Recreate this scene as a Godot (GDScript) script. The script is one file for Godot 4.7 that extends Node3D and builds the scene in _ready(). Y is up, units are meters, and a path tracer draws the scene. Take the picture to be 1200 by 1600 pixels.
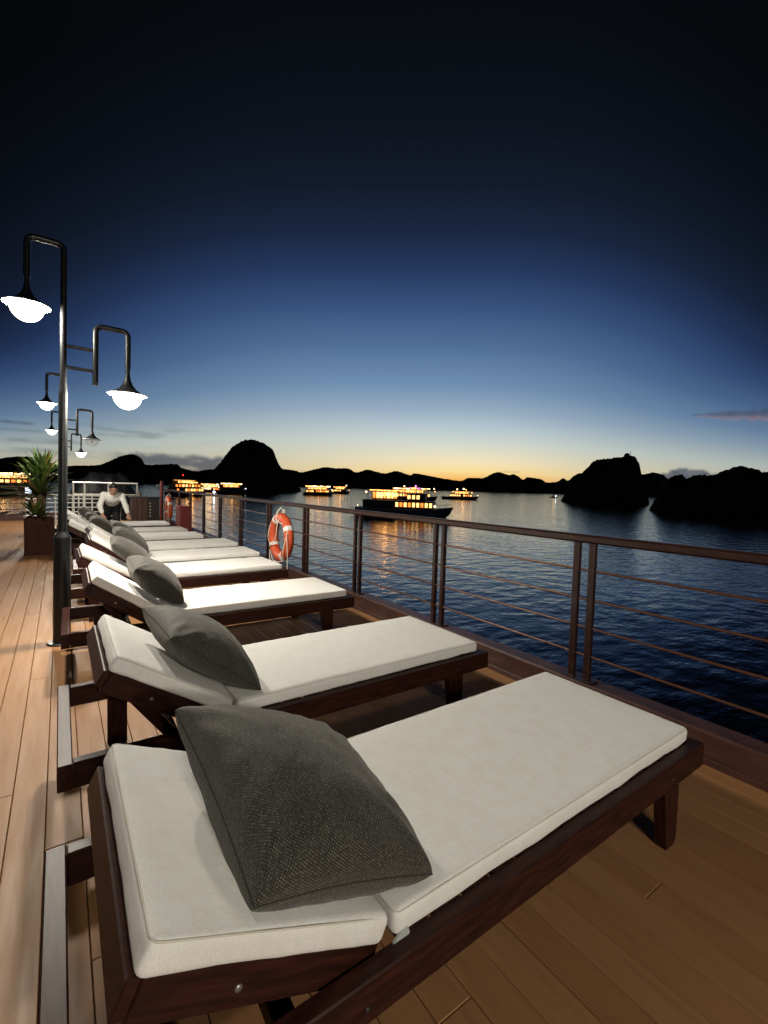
extends Node3D

var M := {}
var rng := RandomNumberGenerator.new()
var used := {}

# ------------------------------------------------------------------ small helpers
func lin(r: float, g: float, b: float) -> Color:
	return Color(r, g, b).linear_to_srgb()

func mat(key: String, col: Color, rough := 0.6, metal := 0.0, spec := 0.5) -> StandardMaterial3D:
	var m := StandardMaterial3D.new()
	m.resource_name = key
	m.albedo_color = col
	m.roughness = rough
	m.metallic = metal
	m.metallic_specular = spec
	M[key] = m
	return m

func noise(freq: float, oct: int, sd: int, kind := FastNoiseLite.TYPE_SIMPLEX_SMOOTH) -> FastNoiseLite:
	var n := FastNoiseLite.new()
	n.noise_type = kind
	n.frequency = freq
	n.fractal_octaves = oct
	n.seed = sd
	return n

func ntex(n: FastNoiseLite, size: int, ramp: Array = [], normal := false, bump := 6.0) -> NoiseTexture2D:
	var t := NoiseTexture2D.new()
	t.width = size
	t.height = size
	t.seamless = true
	t.noise = n
	if ramp.size():
		var g := Gradient.new()
		g.offsets = PackedFloat32Array(ramp.map(func(e): return e[0]))
		g.colors = PackedColorArray(ramp.map(func(e): return e[1]))
		t.color_ramp = g
	t.as_normal_map = normal
	t.bump_strength = bump
	return t

func tri3(m: StandardMaterial3D, scale: Vector3, world := false) -> void:
	m.uv1_triplanar = true
	m.uv1_world_triplanar = world
	m.uv1_scale = scale
	m.uv1_triplanar_sharpness = 4.0

func new_st() -> SurfaceTool:
	var st := SurfaceTool.new()
	st.begin(Mesh.PRIMITIVE_TRIANGLES)
	return st

func tri(st: SurfaceTool, a: Vector3, b: Vector3, c: Vector3, na: Vector3, nb: Vector3, nc: Vector3) -> void:
	if (b - a).cross(c - a).dot(na + nb + nc) > 0.0:
		var t := b; b = c; c = t
		t = nb; nb = nc; nc = t
	st.set_normal(na); st.add_vertex(a)
	st.set_normal(nb); st.add_vertex(b)
	st.set_normal(nc); st.add_vertex(c)

func face(st: SurfaceTool, a: Vector3, b: Vector3, c: Vector3, d: Vector3, n: Vector3) -> void:
	tri(st, a, b, c, n, n, n)
	tri(st, a, c, d, n, n, n)

func quadn(st: SurfaceTool, p: Array, n: Array) -> void:
	tri(st, p[0], p[1], p[2], n[0], n[1], n[2])
	tri(st, p[0], p[2], p[3], n[0], n[2], n[3])

# chamfered box, 44 triangles
func box(st: SurfaceTool, c: Vector3, size: Vector3, bev := 0.004, bs := Basis.IDENTITY) -> void:
	var h := size / 2.0
	bev = minf(bev, minf(h.x, minf(h.y, h.z)) * 0.9)
	for ax in 3:
		var u := (ax + 1) % 3
		var w := (ax + 2) % 3
		for s in [-1.0, 1.0]:
			var n := Vector3.ZERO
			n[ax] = s
			var p := []
			for q in [[-1, -1], [1, -1], [1, 1], [-1, 1]]:
				var v := Vector3.ZERO
				v[ax] = s * h[ax]
				v[u] = q[0] * (h[u] - bev)
				v[w] = q[1] * (h[w] - bev)
				p.append(c + bs * v)
			face(st, p[0], p[1], p[2], p[3], bs * n)
		if bev <= 0.0:
			continue
		for s in [-1.0, 1.0]:
			for t in [-1.0, 1.0]:
				var n2 := Vector3.ZERO
				n2[u] = s
				n2[w] = t
				n2 = n2.normalized()
				var p := []
				for q in [[-1, 0], [1, 0], [1, 1], [-1, 1]]:
					var v := Vector3.ZERO
					v[ax] = q[0] * (h[ax] - bev)
					v[u] = s * (h[u] - (bev if q[1] else 0.0))
					v[w] = t * (h[w] - (0.0 if q[1] else bev))
					p.append(c + bs * v)
				face(st, p[0], p[1], p[2], p[3], bs * n2)
	if bev > 0.0:
		for sx in [-1.0, 1.0]:
			for sy in [-1.0, 1.0]:
				for sz in [-1.0, 1.0]:
					var a := c + bs * Vector3(sx * h.x, sy * (h.y - bev), sz * (h.z - bev))
					var b := c + bs * Vector3(sx * (h.x - bev), sy * h.y, sz * (h.z - bev))
					var d := c + bs * Vector3(sx * (h.x - bev), sy * (h.y - bev), sz * h.z)
					var n := bs * Vector3(sx, sy, sz).normalized()
					tri(st, a, b, d, n, n, n)

func boxmesh(size: Vector3, bev := 0.004) -> ArrayMesh:
	var st := new_st()
	box(st, Vector3.ZERO, size, bev)
	return st.commit()

# tube through points, radius per point or one
func tube(st: SurfaceTool, pts: Array, rad, seg := 10, closed := false, cap := true) -> void:
	var n := pts.size()
	var rings := []
	var norms := []
	var up := Vector3.UP
	for i in n:
		var d: Vector3
		if closed:
			d = (pts[(i + 1) % n] - pts[(i - 1 + n) % n]).normalized()
		elif i == 0:
			d = (pts[1] - pts[0]).normalized()
		elif i == n - 1:
			d = (pts[n - 1] - pts[n - 2]).normalized()
		else:
			d = (pts[i + 1] - pts[i - 1]).normalized()
		if i == 0 and absf(d.dot(up)) > 0.9:
			up = Vector3.RIGHT
		var x := (up - d * up.dot(d)).normalized()
		up = x
		var y := d.cross(x)
		var r: float = rad[i] if rad is Array else rad
		var ring := []
		var nn := []
		for k in seg:
			var a := TAU * k / seg
			var o := x * cos(a) + y * sin(a)
			ring.append(pts[i] + o * r)
			nn.append(o)
		rings.append(ring)
		norms.append(nn)
	for i in (n if closed else n - 1):
		var j := (i + 1) % n
		for k in seg:
			var l := (k + 1) % seg
			quadn(st, [rings[i][k], rings[j][k], rings[j][l], rings[i][l]], [norms[i][k], norms[j][k], norms[j][l], norms[i][l]])
	if cap and not closed:
		for e in [0, n - 1]:
			var dn: Vector3 = (pts[0] - pts[1]).normalized() if e == 0 else (pts[n - 1] - pts[n - 2]).normalized()
			for k in seg:
				tri(st, pts[e], rings[e][k], rings[e][(k + 1) % seg], dn, dn, dn)

# profile: Vector2(radius, y) list
func lathe(st: SurfaceTool, prof: Array, c := Vector3.ZERO, seg := 24, sharp := false) -> void:
	var m := prof.size()
	var pn := []
	for i in m:
		var d: Vector2 = prof[mini(i + 1, m - 1)] - prof[maxi(i - 1, 0)]
		pn.append(Vector2(-d.y, d.x).normalized() * -1.0)
	for i in m - 1:
		var fa: Vector2 = pn[i]
		var fb: Vector2 = pn[i + 1]
		if sharp:
			var d: Vector2 = prof[i + 1] - prof[i]
			fa = Vector2(d.y, -d.x).normalized()
			fb = fa
		for k in seg:
			var p := []
			var nn := []
			for q in [[0, k], [1, k], [1, k + 1], [0, k + 1]]:
				var pr: Vector2 = prof[i + q[0]]
				var nr: Vector2 = fb if q[0] else fa
				var a: float = TAU * q[1] / seg
				p.append(c + Vector3(cos(a) * pr.x, pr.y, sin(a) * pr.x))
				nn.append(Vector3(cos(a) * nr.x, nr.y, sin(a) * nr.x))
			quadn(st, p, nn)

func smooth_path(pts: Array, r: float, steps := 5) -> Array:
	var out := [pts[0]]
	for i in range(1, pts.size() - 1):
		var a: Vector3 = pts[i] + (pts[i - 1] - pts[i]).normalized() * r
		var b: Vector3 = pts[i] + (pts[i + 1] - pts[i]).normalized() * r
		for k in steps + 1:
			var t := float(k) / steps
			out.append(a.lerp(pts[i], t).lerp(pts[i].lerp(b, t), t))
	out.append(pts[-1])
	return out

func spline(pts: Array, per := 6) -> Array:
	var out := []
	for i in pts.size() - 1:
		var p0: Vector3 = pts[maxi(i - 1, 0)]
		var p3: Vector3 = pts[mini(i + 2, pts.size() - 1)]
		for k in per:
			out.append(pts[i].cubic_interpolate(pts[i + 1], p0, p3, float(k) / per))
	out.append(pts[-1])
	return out

func put(parent: Node, called: String, mesh: Mesh, m: Material, at := Vector3.ZERO, bs := Basis.IDENTITY) -> MeshInstance3D:
	var o := MeshInstance3D.new()
	o.name = called
	o.mesh = mesh
	o.material_override = m
	o.transform = Transform3D(bs, at)
	parent.add_child(o, true)
	return o

func numbered(called: String) -> String:
	used[called] = used.get(called, -1) + 1
	return called if used[called] == 0 else "%s_%03d" % [called, used[called]]

func tag(o: Node, label: String, category := "", group := "", kind := "") -> Node:
	if label: o.set_meta("label", label)
	if category: o.set_meta("category", category)
	if group: o.set_meta("group", group)
	if kind: o.set_meta("kind", kind)
	return o

func thing(called: String, label: String, category: String, at := Vector3.ZERO, group := "") -> Node3D:
	var o := Node3D.new()
	o.name = numbered(called)
	add_child(o, true)
	o.position = at
	tag(o, label, category, group)
	return o

func struct(called: String, mesh: Mesh, m: Material, label := "") -> MeshInstance3D:
	var o := put(self, numbered(called), mesh, m)
	tag(o, label, "", "", "structure")
	return o

# ------------------------------------------------------------------ sky
func ramp_at(tab: Array, x: float) -> Vector3:
	if x <= tab[0][0]:
		return tab[0][1]
	for i in tab.size() - 1:
		if x < tab[i + 1][0]:
			return tab[i][1].lerp(tab[i + 1][1], (x - tab[i][0]) / (tab[i + 1][0] - tab[i][0]))
	return tab[-1][1]

func s2l(r: float, g: float, b: float) -> Vector3:
	var c := Color(r / 255.0, g / 255.0, b / 255.0).srgb_to_linear()
	return Vector3(c.r, c.g, c.b)

func make_sky() -> ImageTexture:
	var W := 2048
	var Hh := 1024
	# dusk gradient by height above the horizon, in degrees, where the sun has set and away from it
	var west := [[0.0, s2l(236, 140, 62)], [1.1, s2l(250, 182, 92)], [2.1, s2l(254, 222, 150)], [3.4, s2l(244, 228, 188)], [5.6, s2l(210, 216, 206)], [7.5, s2l(182, 199, 208)], [9.4, s2l(152, 174, 194)], [12.4, s2l(113, 143, 176)], [16.7, s2l(82, 111, 152)], [20.8, s2l(57, 83, 127)], [24.5, s2l(38, 58, 95)], [28.0, s2l(27, 40, 65)], [32.0, s2l(20, 28, 44)], [37.0, s2l(14, 19, 29)], [45.0, s2l(8, 12, 16)], [60.0, s2l(6, 9, 14)], [90.0, s2l(5, 7, 11)]]
	var cool := [[0.0, s2l(212, 192, 152)], [2.0, s2l(214, 204, 172)], [5.6, s2l(196, 205, 198)], [9.4, s2l(147, 170, 189)], [12.4, s2l(113, 143, 176)], [16.7, s2l(82, 111, 152)], [20.8, s2l(57, 83, 127)], [24.5, s2l(38, 58, 95)], [28.0, s2l(27, 40, 65)], [32.0, s2l(20, 28, 44)], [37.0, s2l(14, 19, 29)], [45.0, s2l(8, 12, 16)], [60.0, s2l(6, 9, 14)], [90.0, s2l(5, 7, 11)]]
	var n1 := noise(0.045, 4, 5)
	var n2 := noise(0.22, 4, 9)
	var data := PackedFloat32Array()
	data.resize(W * Hh * 3)
	for j in Hh:
		var el := 90.0 - (j + 0.5) / Hh * 180.0
		if el < -1.0:
			break
		var e := maxf(el, 0.0)
		for i in W:
			var az := (i + 0.5) / W * 360.0
			if az > 180.0:
				az -= 360.0
			var da := wrapf(az - 38.0, -180.0, 180.0)
			var ds := wrapf(az - 47.0, -180.0, 180.0)
			# away from the sunset the night stands lower
			var ee := e + minf(9.5 * pow(absf(da) / (34.0 if da > 0.0 else 38.0), 3.0), 20.0) * smoothstep(-2.0, 14.0, e)
			var g := 0.36 + 0.64 * exp(-pow(absf(da) / 52.0, 2.0))
			var warm := exp(-pow(ds / (15.0 if ds > 0.0 else 20.0), 2.0))
			var c := ramp_at(cool, ee).lerp(ramp_at(west, ee), warm) * g
			if e < 12.0:
				# low cloud bank to the left of the dome island
				var b := smoothstep(0.0, 0.5, 3.1 + 0.35 * n2.get_noise_2d(az * 3.0, 4.0) - e) * smoothstep(3.0, 7.5, az) * smoothstep(20.0, 15.0, az)
				c = c.lerp(s2l(74, 80, 96), 0.86 * b * smoothstep(-0.6, 0.6, n1.get_noise_2d(az * 4.0, e * 30.0) + 0.6))
				# thin grey streaks
				var s := smoothstep(0.10, 0.5, n1.get_noise_2d(az * 2.2 + 40.0, e * 26.0)) * smoothstep(7.0, 4.5, e) * smoothstep(1.5, 3.2, e) * smoothstep(18.0, 8.0, az) * smoothstep(-60.0, -20.0, az)
				c = c.lerp(s2l(80, 96, 106), 0.5 * s)
				# two small flat clouds, rosy underneath
				for k in [[74.5, 7.85, 6.2, 0.62], [76.5, 4.25, 2.2, 0.3], [-4.6, 5.2, 2.6, 0.16], [50.5, 2.25, 2.3, 0.10]]:
					var dx: float = (az - k[0]) / k[2]
					if absf(dx) < 1.0:
						var th: float = k[3] * (1.0 - dx * dx) * (1.0 + 0.55 * n2.get_noise_2d(az * 5.0, k[1] * 9.0))
						var lift: float = 0.5 * absf(dx) * k[3] * (1.0 if k[0] > 60.0 else 0.0)
						var dy: float = (e - k[1] - lift) / maxf(th, 0.02)
						var mm := smoothstep(1.15, 0.35, absf(dy)) * (0.72 + 0.4 * n2.get_noise_2d(az * 6.0, e * 16.0))
						var tone := s2l(70, 78, 98).lerp(s2l(168, 132, 126), smoothstep(0.1, -0.9, dy)) if k[0] > 40.0 else s2l(44, 58, 66)
						c = c.lerp(tone, clampf(mm, 0.0, 1.0) * 0.9)
				# cumulus tops standing behind the right-hand hills
				if az > 62.0 and az < 76.0:
					var top := -9.0
					for k in [[66.6, 2.2, 1.5], [67.8, 2.75, 1.3], [69.2, 2.6, 1.4], [70.6, 2.15, 1.2], [72.3, 2.1, 1.0]]:
						var dx: float = (az - k[0]) / k[2]
						if absf(dx) < 1.0:
							top = maxf(top, k[1] - 0.9 + 0.95 * sqrt(1.0 - dx * dx) + 0.14 * n2.get_noise_2d(az * 9.0, e * 9.0))
					var mm := smoothstep(-0.06, 0.07, top - e)
					c = c.lerp(s2l(74, 82, 98).lerp(s2l(104, 108, 116), smoothstep(-0.5, 0.5, n2.get_noise_2d(az * 5.0, e * 7.0 + 50.0))), mm * 0.95)
			var q := (j * W + i) * 3
			data[q] = c.x
			data[q + 1] = c.y
			data[q + 2] = c.z
	return ImageTexture.create_from_image(Image.create_from_data(W, Hh, false, Image.FORMAT_RGBF, data.to_byte_array()))

# ------------------------------------------------------------------ materials
func weave(n: int, threads: int, dark: float, light: float, sd: int, vary := 0.2) -> Image:
	var r := RandomNumberGenerator.new()
	r.seed = sd
	var im := Image.create(n, n, false, Image.FORMAT_RGB8)
	var cell := n / threads
	var tone := []
	for i in threads * threads:
		tone.append(r.randf())
	for y in n:
		for x in n:
			var cx := x / cell
			var cy := y / cell
			var over := (cx + cy) % 2 == 0
			var fx := (float(x % cell) + 0.5) / cell * 2.0 - 1.0
			var fy := (float(y % cell) + 0.5) / cell * 2.0 - 1.0
			var h := (1.0 - fx * fx * 0.9) * (1.0 - 0.35 * fy * fy) if over else (1.0 - fy * fy * 0.9) * (1.0 - 0.35 * fx * fx) * 0.8
			var v: float = lerpf(dark, light, clampf(h, 0.0, 1.0)) * (1.0 - vary + 2.0 * vary * tone[cy * threads + cx])
			im.set_pixel(x, y, Color(v, v, v))
	return im

func make_materials() -> void:
	# deck boards: six tones of the same oiled timber, grain along the board
	var tones := [[0.268, 0.136, 0.060], [0.258, 0.129, 0.056], [0.278, 0.144, 0.065], [0.246, 0.121, 0.052], [0.265, 0.133, 0.058], [0.273, 0.140, 0.063]]
	for k in 6:
		var t: Array = tones[k]
		var m := mat("deck_wood_%d" % k, Color.WHITE, 0.62, 0.0, 0.42)
		var a := lin(t[0] * 0.86, t[1] * 0.84, t[2] * 0.80)
		var b := lin(t[0] * 1.08, t[1] * 1.08, t[2] * 1.1)
		m.albedo_texture = ntex(noise(0.012, 5, 30 + k), 512, [[0.0, a], [0.38, lin(t[0], t[1], t[2])], [0.6, lin(t[0] * 1.04, t[1] * 1.03, t[2])], [1.0, b]])
		m.heightmap_enabled = true
		m.heightmap_texture = ntex(noise(0.03, 4, 60 + k), 256)
		m.heightmap_scale = 0.06
		m.roughness_texture = ntex(noise(0.02, 3, 90 + k), 256, [[0.0, Color(0.72, 0.72, 0.72)], [1.0, Color(1, 1, 1)]])
		tri3(m, Vector3(3.1 + 0.3 * k, 3.1, 0.32))
		m.uv1_offset = Vector3(0.17 * k, 0.1, 0.31 * k)
	mat("deck_under", lin(0.02, 0.014, 0.01), 0.9)
	# dark stained hardwood of the loungers
	var fw := mat("frame_wood", Color.WHITE, 0.42, 0.0, 0.32)
	fw.albedo_texture = ntex(noise(0.02, 5, 11), 512, [[0.0, lin(0.013, 0.0042, 0.0034)], [0.5, lin(0.027, 0.0080, 0.0055)], [1.0, lin(0.05, 0.0145, 0.0095)]])
	fw.heightmap_enabled = true
	fw.heightmap_texture = ntex(noise(0.05, 3, 12), 256)
	fw.heightmap_scale = 0.03
	tri3(fw, Vector3(0.5, 4.0, 4.0))
	var fz := fw.duplicate() as StandardMaterial3D
	fz.resource_name = "frame_wood_across"
	tri3(fz, Vector3(4.0, 4.0, 0.5))
	M["frame_wood_across"] = fz
	var fy := fw.duplicate() as StandardMaterial3D
	fy.resource_name = "frame_wood_upright"
	tri3(fy, Vector3(4.0, 0.5, 4.0))
	M["frame_wood_upright"] = fy
	# off-white outdoor canvas of the mattresses
	var cv := mat("canvas", lin(0.87, 0.865, 0.84), 0.9, 0.0, 0.3)
	var wv := weave(128, 16, 0.25, 0.95, 3)
	cv.albedo_texture = ImageTexture.create_from_image(canvas_image())
	cv.heightmap_enabled = true
	cv.heightmap_texture = ImageTexture.create_from_image(wv)
	cv.heightmap_scale = 0.11
	tri3(cv, Vector3(26, 26, 26))
	cv.rim_enabled = true
	cv.rim = 0.3
	cv.detail_enabled = true
	cv.detail_blend_mode = BaseMaterial3D.BLEND_MODE_MUL
	cv.detail_albedo = ntex(noise(0.018, 5, 21), 512, [[0.0, Color(0.98, 0.976, 0.965)], [0.35, Color(0.992, 0.99, 0.985)], [0.62, Color(1, 1, 1)], [1.0, Color(1, 1, 1)]])
	cv.detail_uv_layer = BaseMaterial3D.DETAIL_UV_2
	cv.uv2_triplanar = true
	cv.uv2_scale = Vector3(1.1, 1.1, 1.1)
	mat("piping", lin(0.60, 0.57, 0.50), 0.9)
	# charcoal two-tone weave of the pillows
	var pc := mat("pillow_weave", lin(0.92, 0.87, 0.77), 0.74, 0.0, 0.4)
	pc.albedo_texture = ImageTexture.create_from_image(pillow_image())
	pc.heightmap_enabled = true
	pc.heightmap_texture = ImageTexture.create_from_image(weave(256, 32, 0.1, 0.9, 8))
	pc.heightmap_scale = 0.16
	tri3(pc, Vector3(8.4, 8.4, 8.4))
	pc.rim_enabled = true
	pc.rim = 0.4
	mat("pillow_seam", lin(0.025, 0.025, 0.022), 0.9)
	# metals and paints
	var bm := mat("lamp_black", lin(0.010, 0.011, 0.012), 0.33, 0.0, 0.4)
	bm.clearcoat_enabled = true
	bm.clearcoat = 0.15
	bm.clearcoat_roughness = 0.2
	mat("shade_white", lin(0.8, 0.8, 0.78), 0.5)
	var gl := mat("lamp_glass_lit", lin(0.85, 0.85, 0.82), 0.35)
	gl.emission_enabled = true
	gl.emission = Color(1.0, 0.97, 0.9)
	gl.emission_energy_multiplier = 9.0
	var go := mat("lamp_glass_off", Color(0.95, 0.97, 1.0, 0.22), 0.08)
	go.transparency = BaseMaterial3D.TRANSPARENCY_ALPHA
	mat("bulb_off", lin(0.75, 0.74, 0.7), 0.4)
	var rb := mat("rail_brown", Color.WHITE, 0.34, 0.0, 0.5)
	rb.albedo_texture = ntex(noise(0.02, 4, 81), 256, [[0.0, lin(0.017, 0.0065, 0.005)], [0.55, lin(0.028, 0.0105, 0.0078)], [1.0, lin(0.045, 0.018, 0.0125)]])
	tri3(rb, Vector3(2.4, 2.4, 0.7))
	mat("rod_copper", lin(0.11, 0.05, 0.032), 0.32, 0.4)
	var cp := mat("curb_paint", Color.WHITE, 0.42)
	cp.albedo_texture = ntex(noise(0.014, 5, 82), 512, [[0.0, lin(0.03, 0.013, 0.010)], [0.5, lin(0.052, 0.021, 0.016)], [0.8, lin(0.065, 0.027, 0.020)], [1.0, lin(0.1, 0.045, 0.034)]])
	tri3(cp, Vector3(1.3, 1.3, 0.5))
	mat("hull_paint", lin(0.22, 0.22, 0.21), 0.5)
	mat("red_paint", lin(0.27, 0.022, 0.018), 0.4)
	mat("red_dark", lin(0.14, 0.016, 0.013), 0.45)
	var bo := mat("buoy_orange", Color.WHITE, 0.5)
	bo.albedo_texture = ntex(noise(0.03, 4, 83), 256, [[0.0, lin(0.46, 0.06, 0.018)], [0.6, lin(0.62, 0.095, 0.03)], [1.0, lin(0.7, 0.14, 0.05)]])
	tri3(bo, Vector3(3, 3, 3))
	mat("buoy_band", lin(0.74, 0.74, 0.72), 0.4)
	mat("rope", lin(0.66, 0.63, 0.55), 0.9)
	mat("white_paint", lin(0.76, 0.76, 0.74), 0.4)
	mat("bracket_grey", lin(0.48, 0.51, 0.50), 0.4, 0.2)
	mat("bolt", lin(0.32, 0.31, 0.3), 0.35, 0.8)
	var pl := mat("planter_brown", Color.WHITE, 0.7, 0.0, 0.25)
	pl.albedo_texture = ntex(noise(0.02, 4, 84), 256, [[0.0, lin(0.03, 0.009, 0.007)], [1.0, lin(0.05, 0.0165, 0.013)]])
	tri3(pl, Vector3(1.5, 1.5, 1.5))
	mat("soil", lin(0.03, 0.02, 0.013), 0.95)
	var lf := mat("leaf", Color.WHITE, 0.42)
	lf.vertex_color_use_as_albedo = true
	lf.backlight_enabled = true
	lf.backlight = lin(0.10, 0.16, 0.03)
	mat("trunk", lin(0.11, 0.075, 0.045), 0.9)
	var tp := mat("tarpaulin", lin(0.004, 0.004, 0.005), 0.5, 0.0, 0.2)
	tp.heightmap_enabled = true
	tp.heightmap_texture = ntex(noise(0.02, 4, 85), 256)
	tp.heightmap_scale = 2.0
	tri3(tp, Vector3(0.8, 0.8, 0.8))
	mat("bar_wood", lin(0.075, 0.03, 0.02), 0.45)
	mat("bar_dark", lin(0.014, 0.010, 0.009), 0.5)
	mat("counter", lin(0.05, 0.048, 0.046), 0.3)
	mat("skin", lin(0.42, 0.23, 0.15), 0.5)
	mat("hair", lin(0.010, 0.008, 0.007), 0.4)
	mat("shirt", lin(0.74, 0.73, 0.70), 0.85)
	mat("trousers", lin(0.010, 0.010, 0.012), 0.85)
	mat("shoe", lin(0.012, 0.011, 0.01), 0.35)
	mat("eye", lin(0.02, 0.015, 0.012), 0.2)
	mat("lips", lin(0.30, 0.11, 0.09), 0.5)
	# limestone islands under dense scrub
	var rk := mat("island_scrub", Color.WHITE, 0.95, 0.0, 0.2)
	rk.albedo_texture = ntex(noise(0.02, 5, 86), 512, [[0.0, lin(0.012, 0.018, 0.008)], [0.55, lin(0.028, 0.038, 0.017)], [0.78, lin(0.04, 0.045, 0.026)], [1.0, lin(0.11, 0.105, 0.095)]])
	rk.heightmap_enabled = true
	rk.heightmap_texture = ntex(noise(0.03, 4, 87), 256)
	rk.heightmap_scale = 150.0
	tri3(rk, Vector3(0.02, 0.02, 0.02), true)
	# sea
	var wa := mat("sea_water", lin(0.002, 0.004, 0.006), 0.05, 0.0, 0.36)
	wa.heightmap_enabled = true
	wa.heightmap_texture = ntex(noise(0.006, 6, 88), 2048)
	wa.heightmap_scale = 8.0
	tri3(wa, Vector3(1.0 / 46.0, 1.0, 1.0 / 31.0), true)
	# boats
	mat("boat_dark", lin(0.02, 0.022, 0.026), 0.5)
	mat("boat_blue", lin(0.06, 0.08, 0.12), 0.45)
	mat("boat_wood", lin(0.075, 0.04, 0.022), 0.5)
	mat("boat_white", lin(0.5, 0.5, 0.48), 0.5)
	for e in [["window_warm", Color(1.0, 0.74, 0.42), 2.8], ["window_amber", Color(1.0, 0.54, 0.2), 1.9], ["light_strip_white", Color(1.0, 0.86, 0.62), 6.5], ["light_strip_warm", Color(1.0, 0.68, 0.33), 5.0], ["light_red", Color(1.0, 0.16, 0.10), 3.0], ["light_pink", Color(1.0, 0.52, 0.9), 1.5], ["light_cold", Color(0.85, 0.92, 1.0), 5.0]]:
		var m := mat(e[0], lin(0.5, 0.5, 0.5), 0.5)
		m.emission_enabled = true
		m.emission = e[1]
		m.emission_energy_multiplier = e[2]

func canvas_image() -> Image:
	var im := weave(128, 16, 0.90, 1.0, 5, 0.03)
	var r := RandomNumberGenerator.new()
	r.seed = 6
	for i in 160:
		var v := r.randf_range(0.84, 0.92)
		im.set_pixel(r.randi() % 128, r.randi() % 128, Color(v, v * 0.98, v * 0.92))
	return im

func pillow_image() -> Image:
	var n := 256
	var threads := 32
	var cell := n / threads
	var r := RandomNumberGenerator.new()
	r.seed = 17
	var im := Image.create(n, n, false, Image.FORMAT_RGB8)
	for cy in threads:
		for cx in threads:
			var pale := (cx + cy) % 2 == 0
			var base := r.randf_range(0.26, 0.50) if pale else r.randf_range(0.10, 0.18)
			for y in cell:
				for x in cell:
					var f := 1.0 - 0.55 * pow(absf((y + 0.5) / cell * 2.0 - 1.0), 2.0)
					var v := base * f
					im.set_pixel(cx * cell + x, cy * cell + y, Color(v, v, v * 0.97))
	return im

# ------------------------------------------------------------------ soft goods
func cuts(h: float, r: float, n: int) -> Array:
	var out := []
	for k in 4:
		out.append(-h + r * (1.0 - cos(PI / 2 * k / 4.0)) * 1.0)
	for k in n + 1:
		out.append(lerpf(-h + r, h - r, float(k) / n))
	for k in range(3, -1, -1):
		out.append(h - r * (1.0 - cos(PI / 2 * k / 4.0)))
	return out

# rounded, slightly uneven upholstered slab
func soft_box(size: Vector3, r: float, n: Vector3i, amp: float, sd: int) -> ArrayMesh:
	var h := size / 2.0
	var st := new_st()
	st.set_smooth_group(0)
	var nz := noise(2.2, 3, sd)
	var cs := [cuts(h.x, r, n.x), cuts(h.y, r, n.y), cuts(h.z, r, n.z)]
	for ax in 3:
		var u := (ax + 1) % 3
		var w := (ax + 2) % 3
		for s in [-1.0, 1.0]:
			var cu: Array = cs[u]
			var cw: Array = cs[w]
			var grid := []
			for a in cu:
				var row := []
				for b in cw:
					var p := Vector3.ZERO
					p[ax] = s * h[ax]
					p[u] = a
					p[w] = b
					var inner := Vector3(clampf(p.x, -h.x + r, h.x - r), clampf(p.y, -h.y + r, h.y - r), clampf(p.z, -h.z + r, h.z - r))
					var d := (p - inner).normalized()
					var q := inner + d * r
					var crown := 0.0
					if absf(q.y) > 0.0:
						crown = (1.0 - pow(q.x / h.x, 4.0)) * (1.0 - pow(q.z / h.z, 4.0))
					q += d * amp * (nz.get_noise_3dv(q * 1.6) + 0.5 * nz.get_noise_3dv(q * 5.0)) + Vector3(0, signf(d.y) * absf(d.y) * amp * 0.9 * crown if d.y > 0.0 else 0.0, 0)
					row.append(q)
				grid.append(row)
			for i in cu.size() - 1:
				for j in cw.size() - 1:
					var a: Vector3 = grid[i][j]
					var b: Vector3 = grid[i + 1][j]
					var c: Vector3 = grid[i + 1][j + 1]
					var d: Vector3 = grid[i][j + 1]
					var nn := (c - a).cross(d - b)
					var flip := nn.dot((a + b + c + d) * 0.25 - Vector3(clampf(a.x, -h.x + r, h.x - r), 0, clampf(a.z, -h.z + r, h.z - r)) * 0.999) > 0.0
					var outward := Vector3.ZERO
					outward[ax] = s
					flip = nn.dot(outward) > 0.0
					var order := [a, d, c, a, c, b] if flip else [a, b, c, a, c, d]
					for v in order:
						st.add_vertex(v)
	st.index()
	st.generate_normals()
	return st.commit()

func rim_path(hx: float, hz: float, y: float, r: float) -> Array:
	var out := []
	for k in 4:
		var cx := (hx - r) * (1.0 if k in [0, 3] else -1.0)
		var cz := (hz - r) * (1.0 if k in [0, 1] else -1.0)
		for q in 6:
			var a := PI / 2 * k + PI / 2 * q / 5.0
			out.append(Vector3(cx + cos(a) * r, y, cz + sin(a) * r))
	return out

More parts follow.
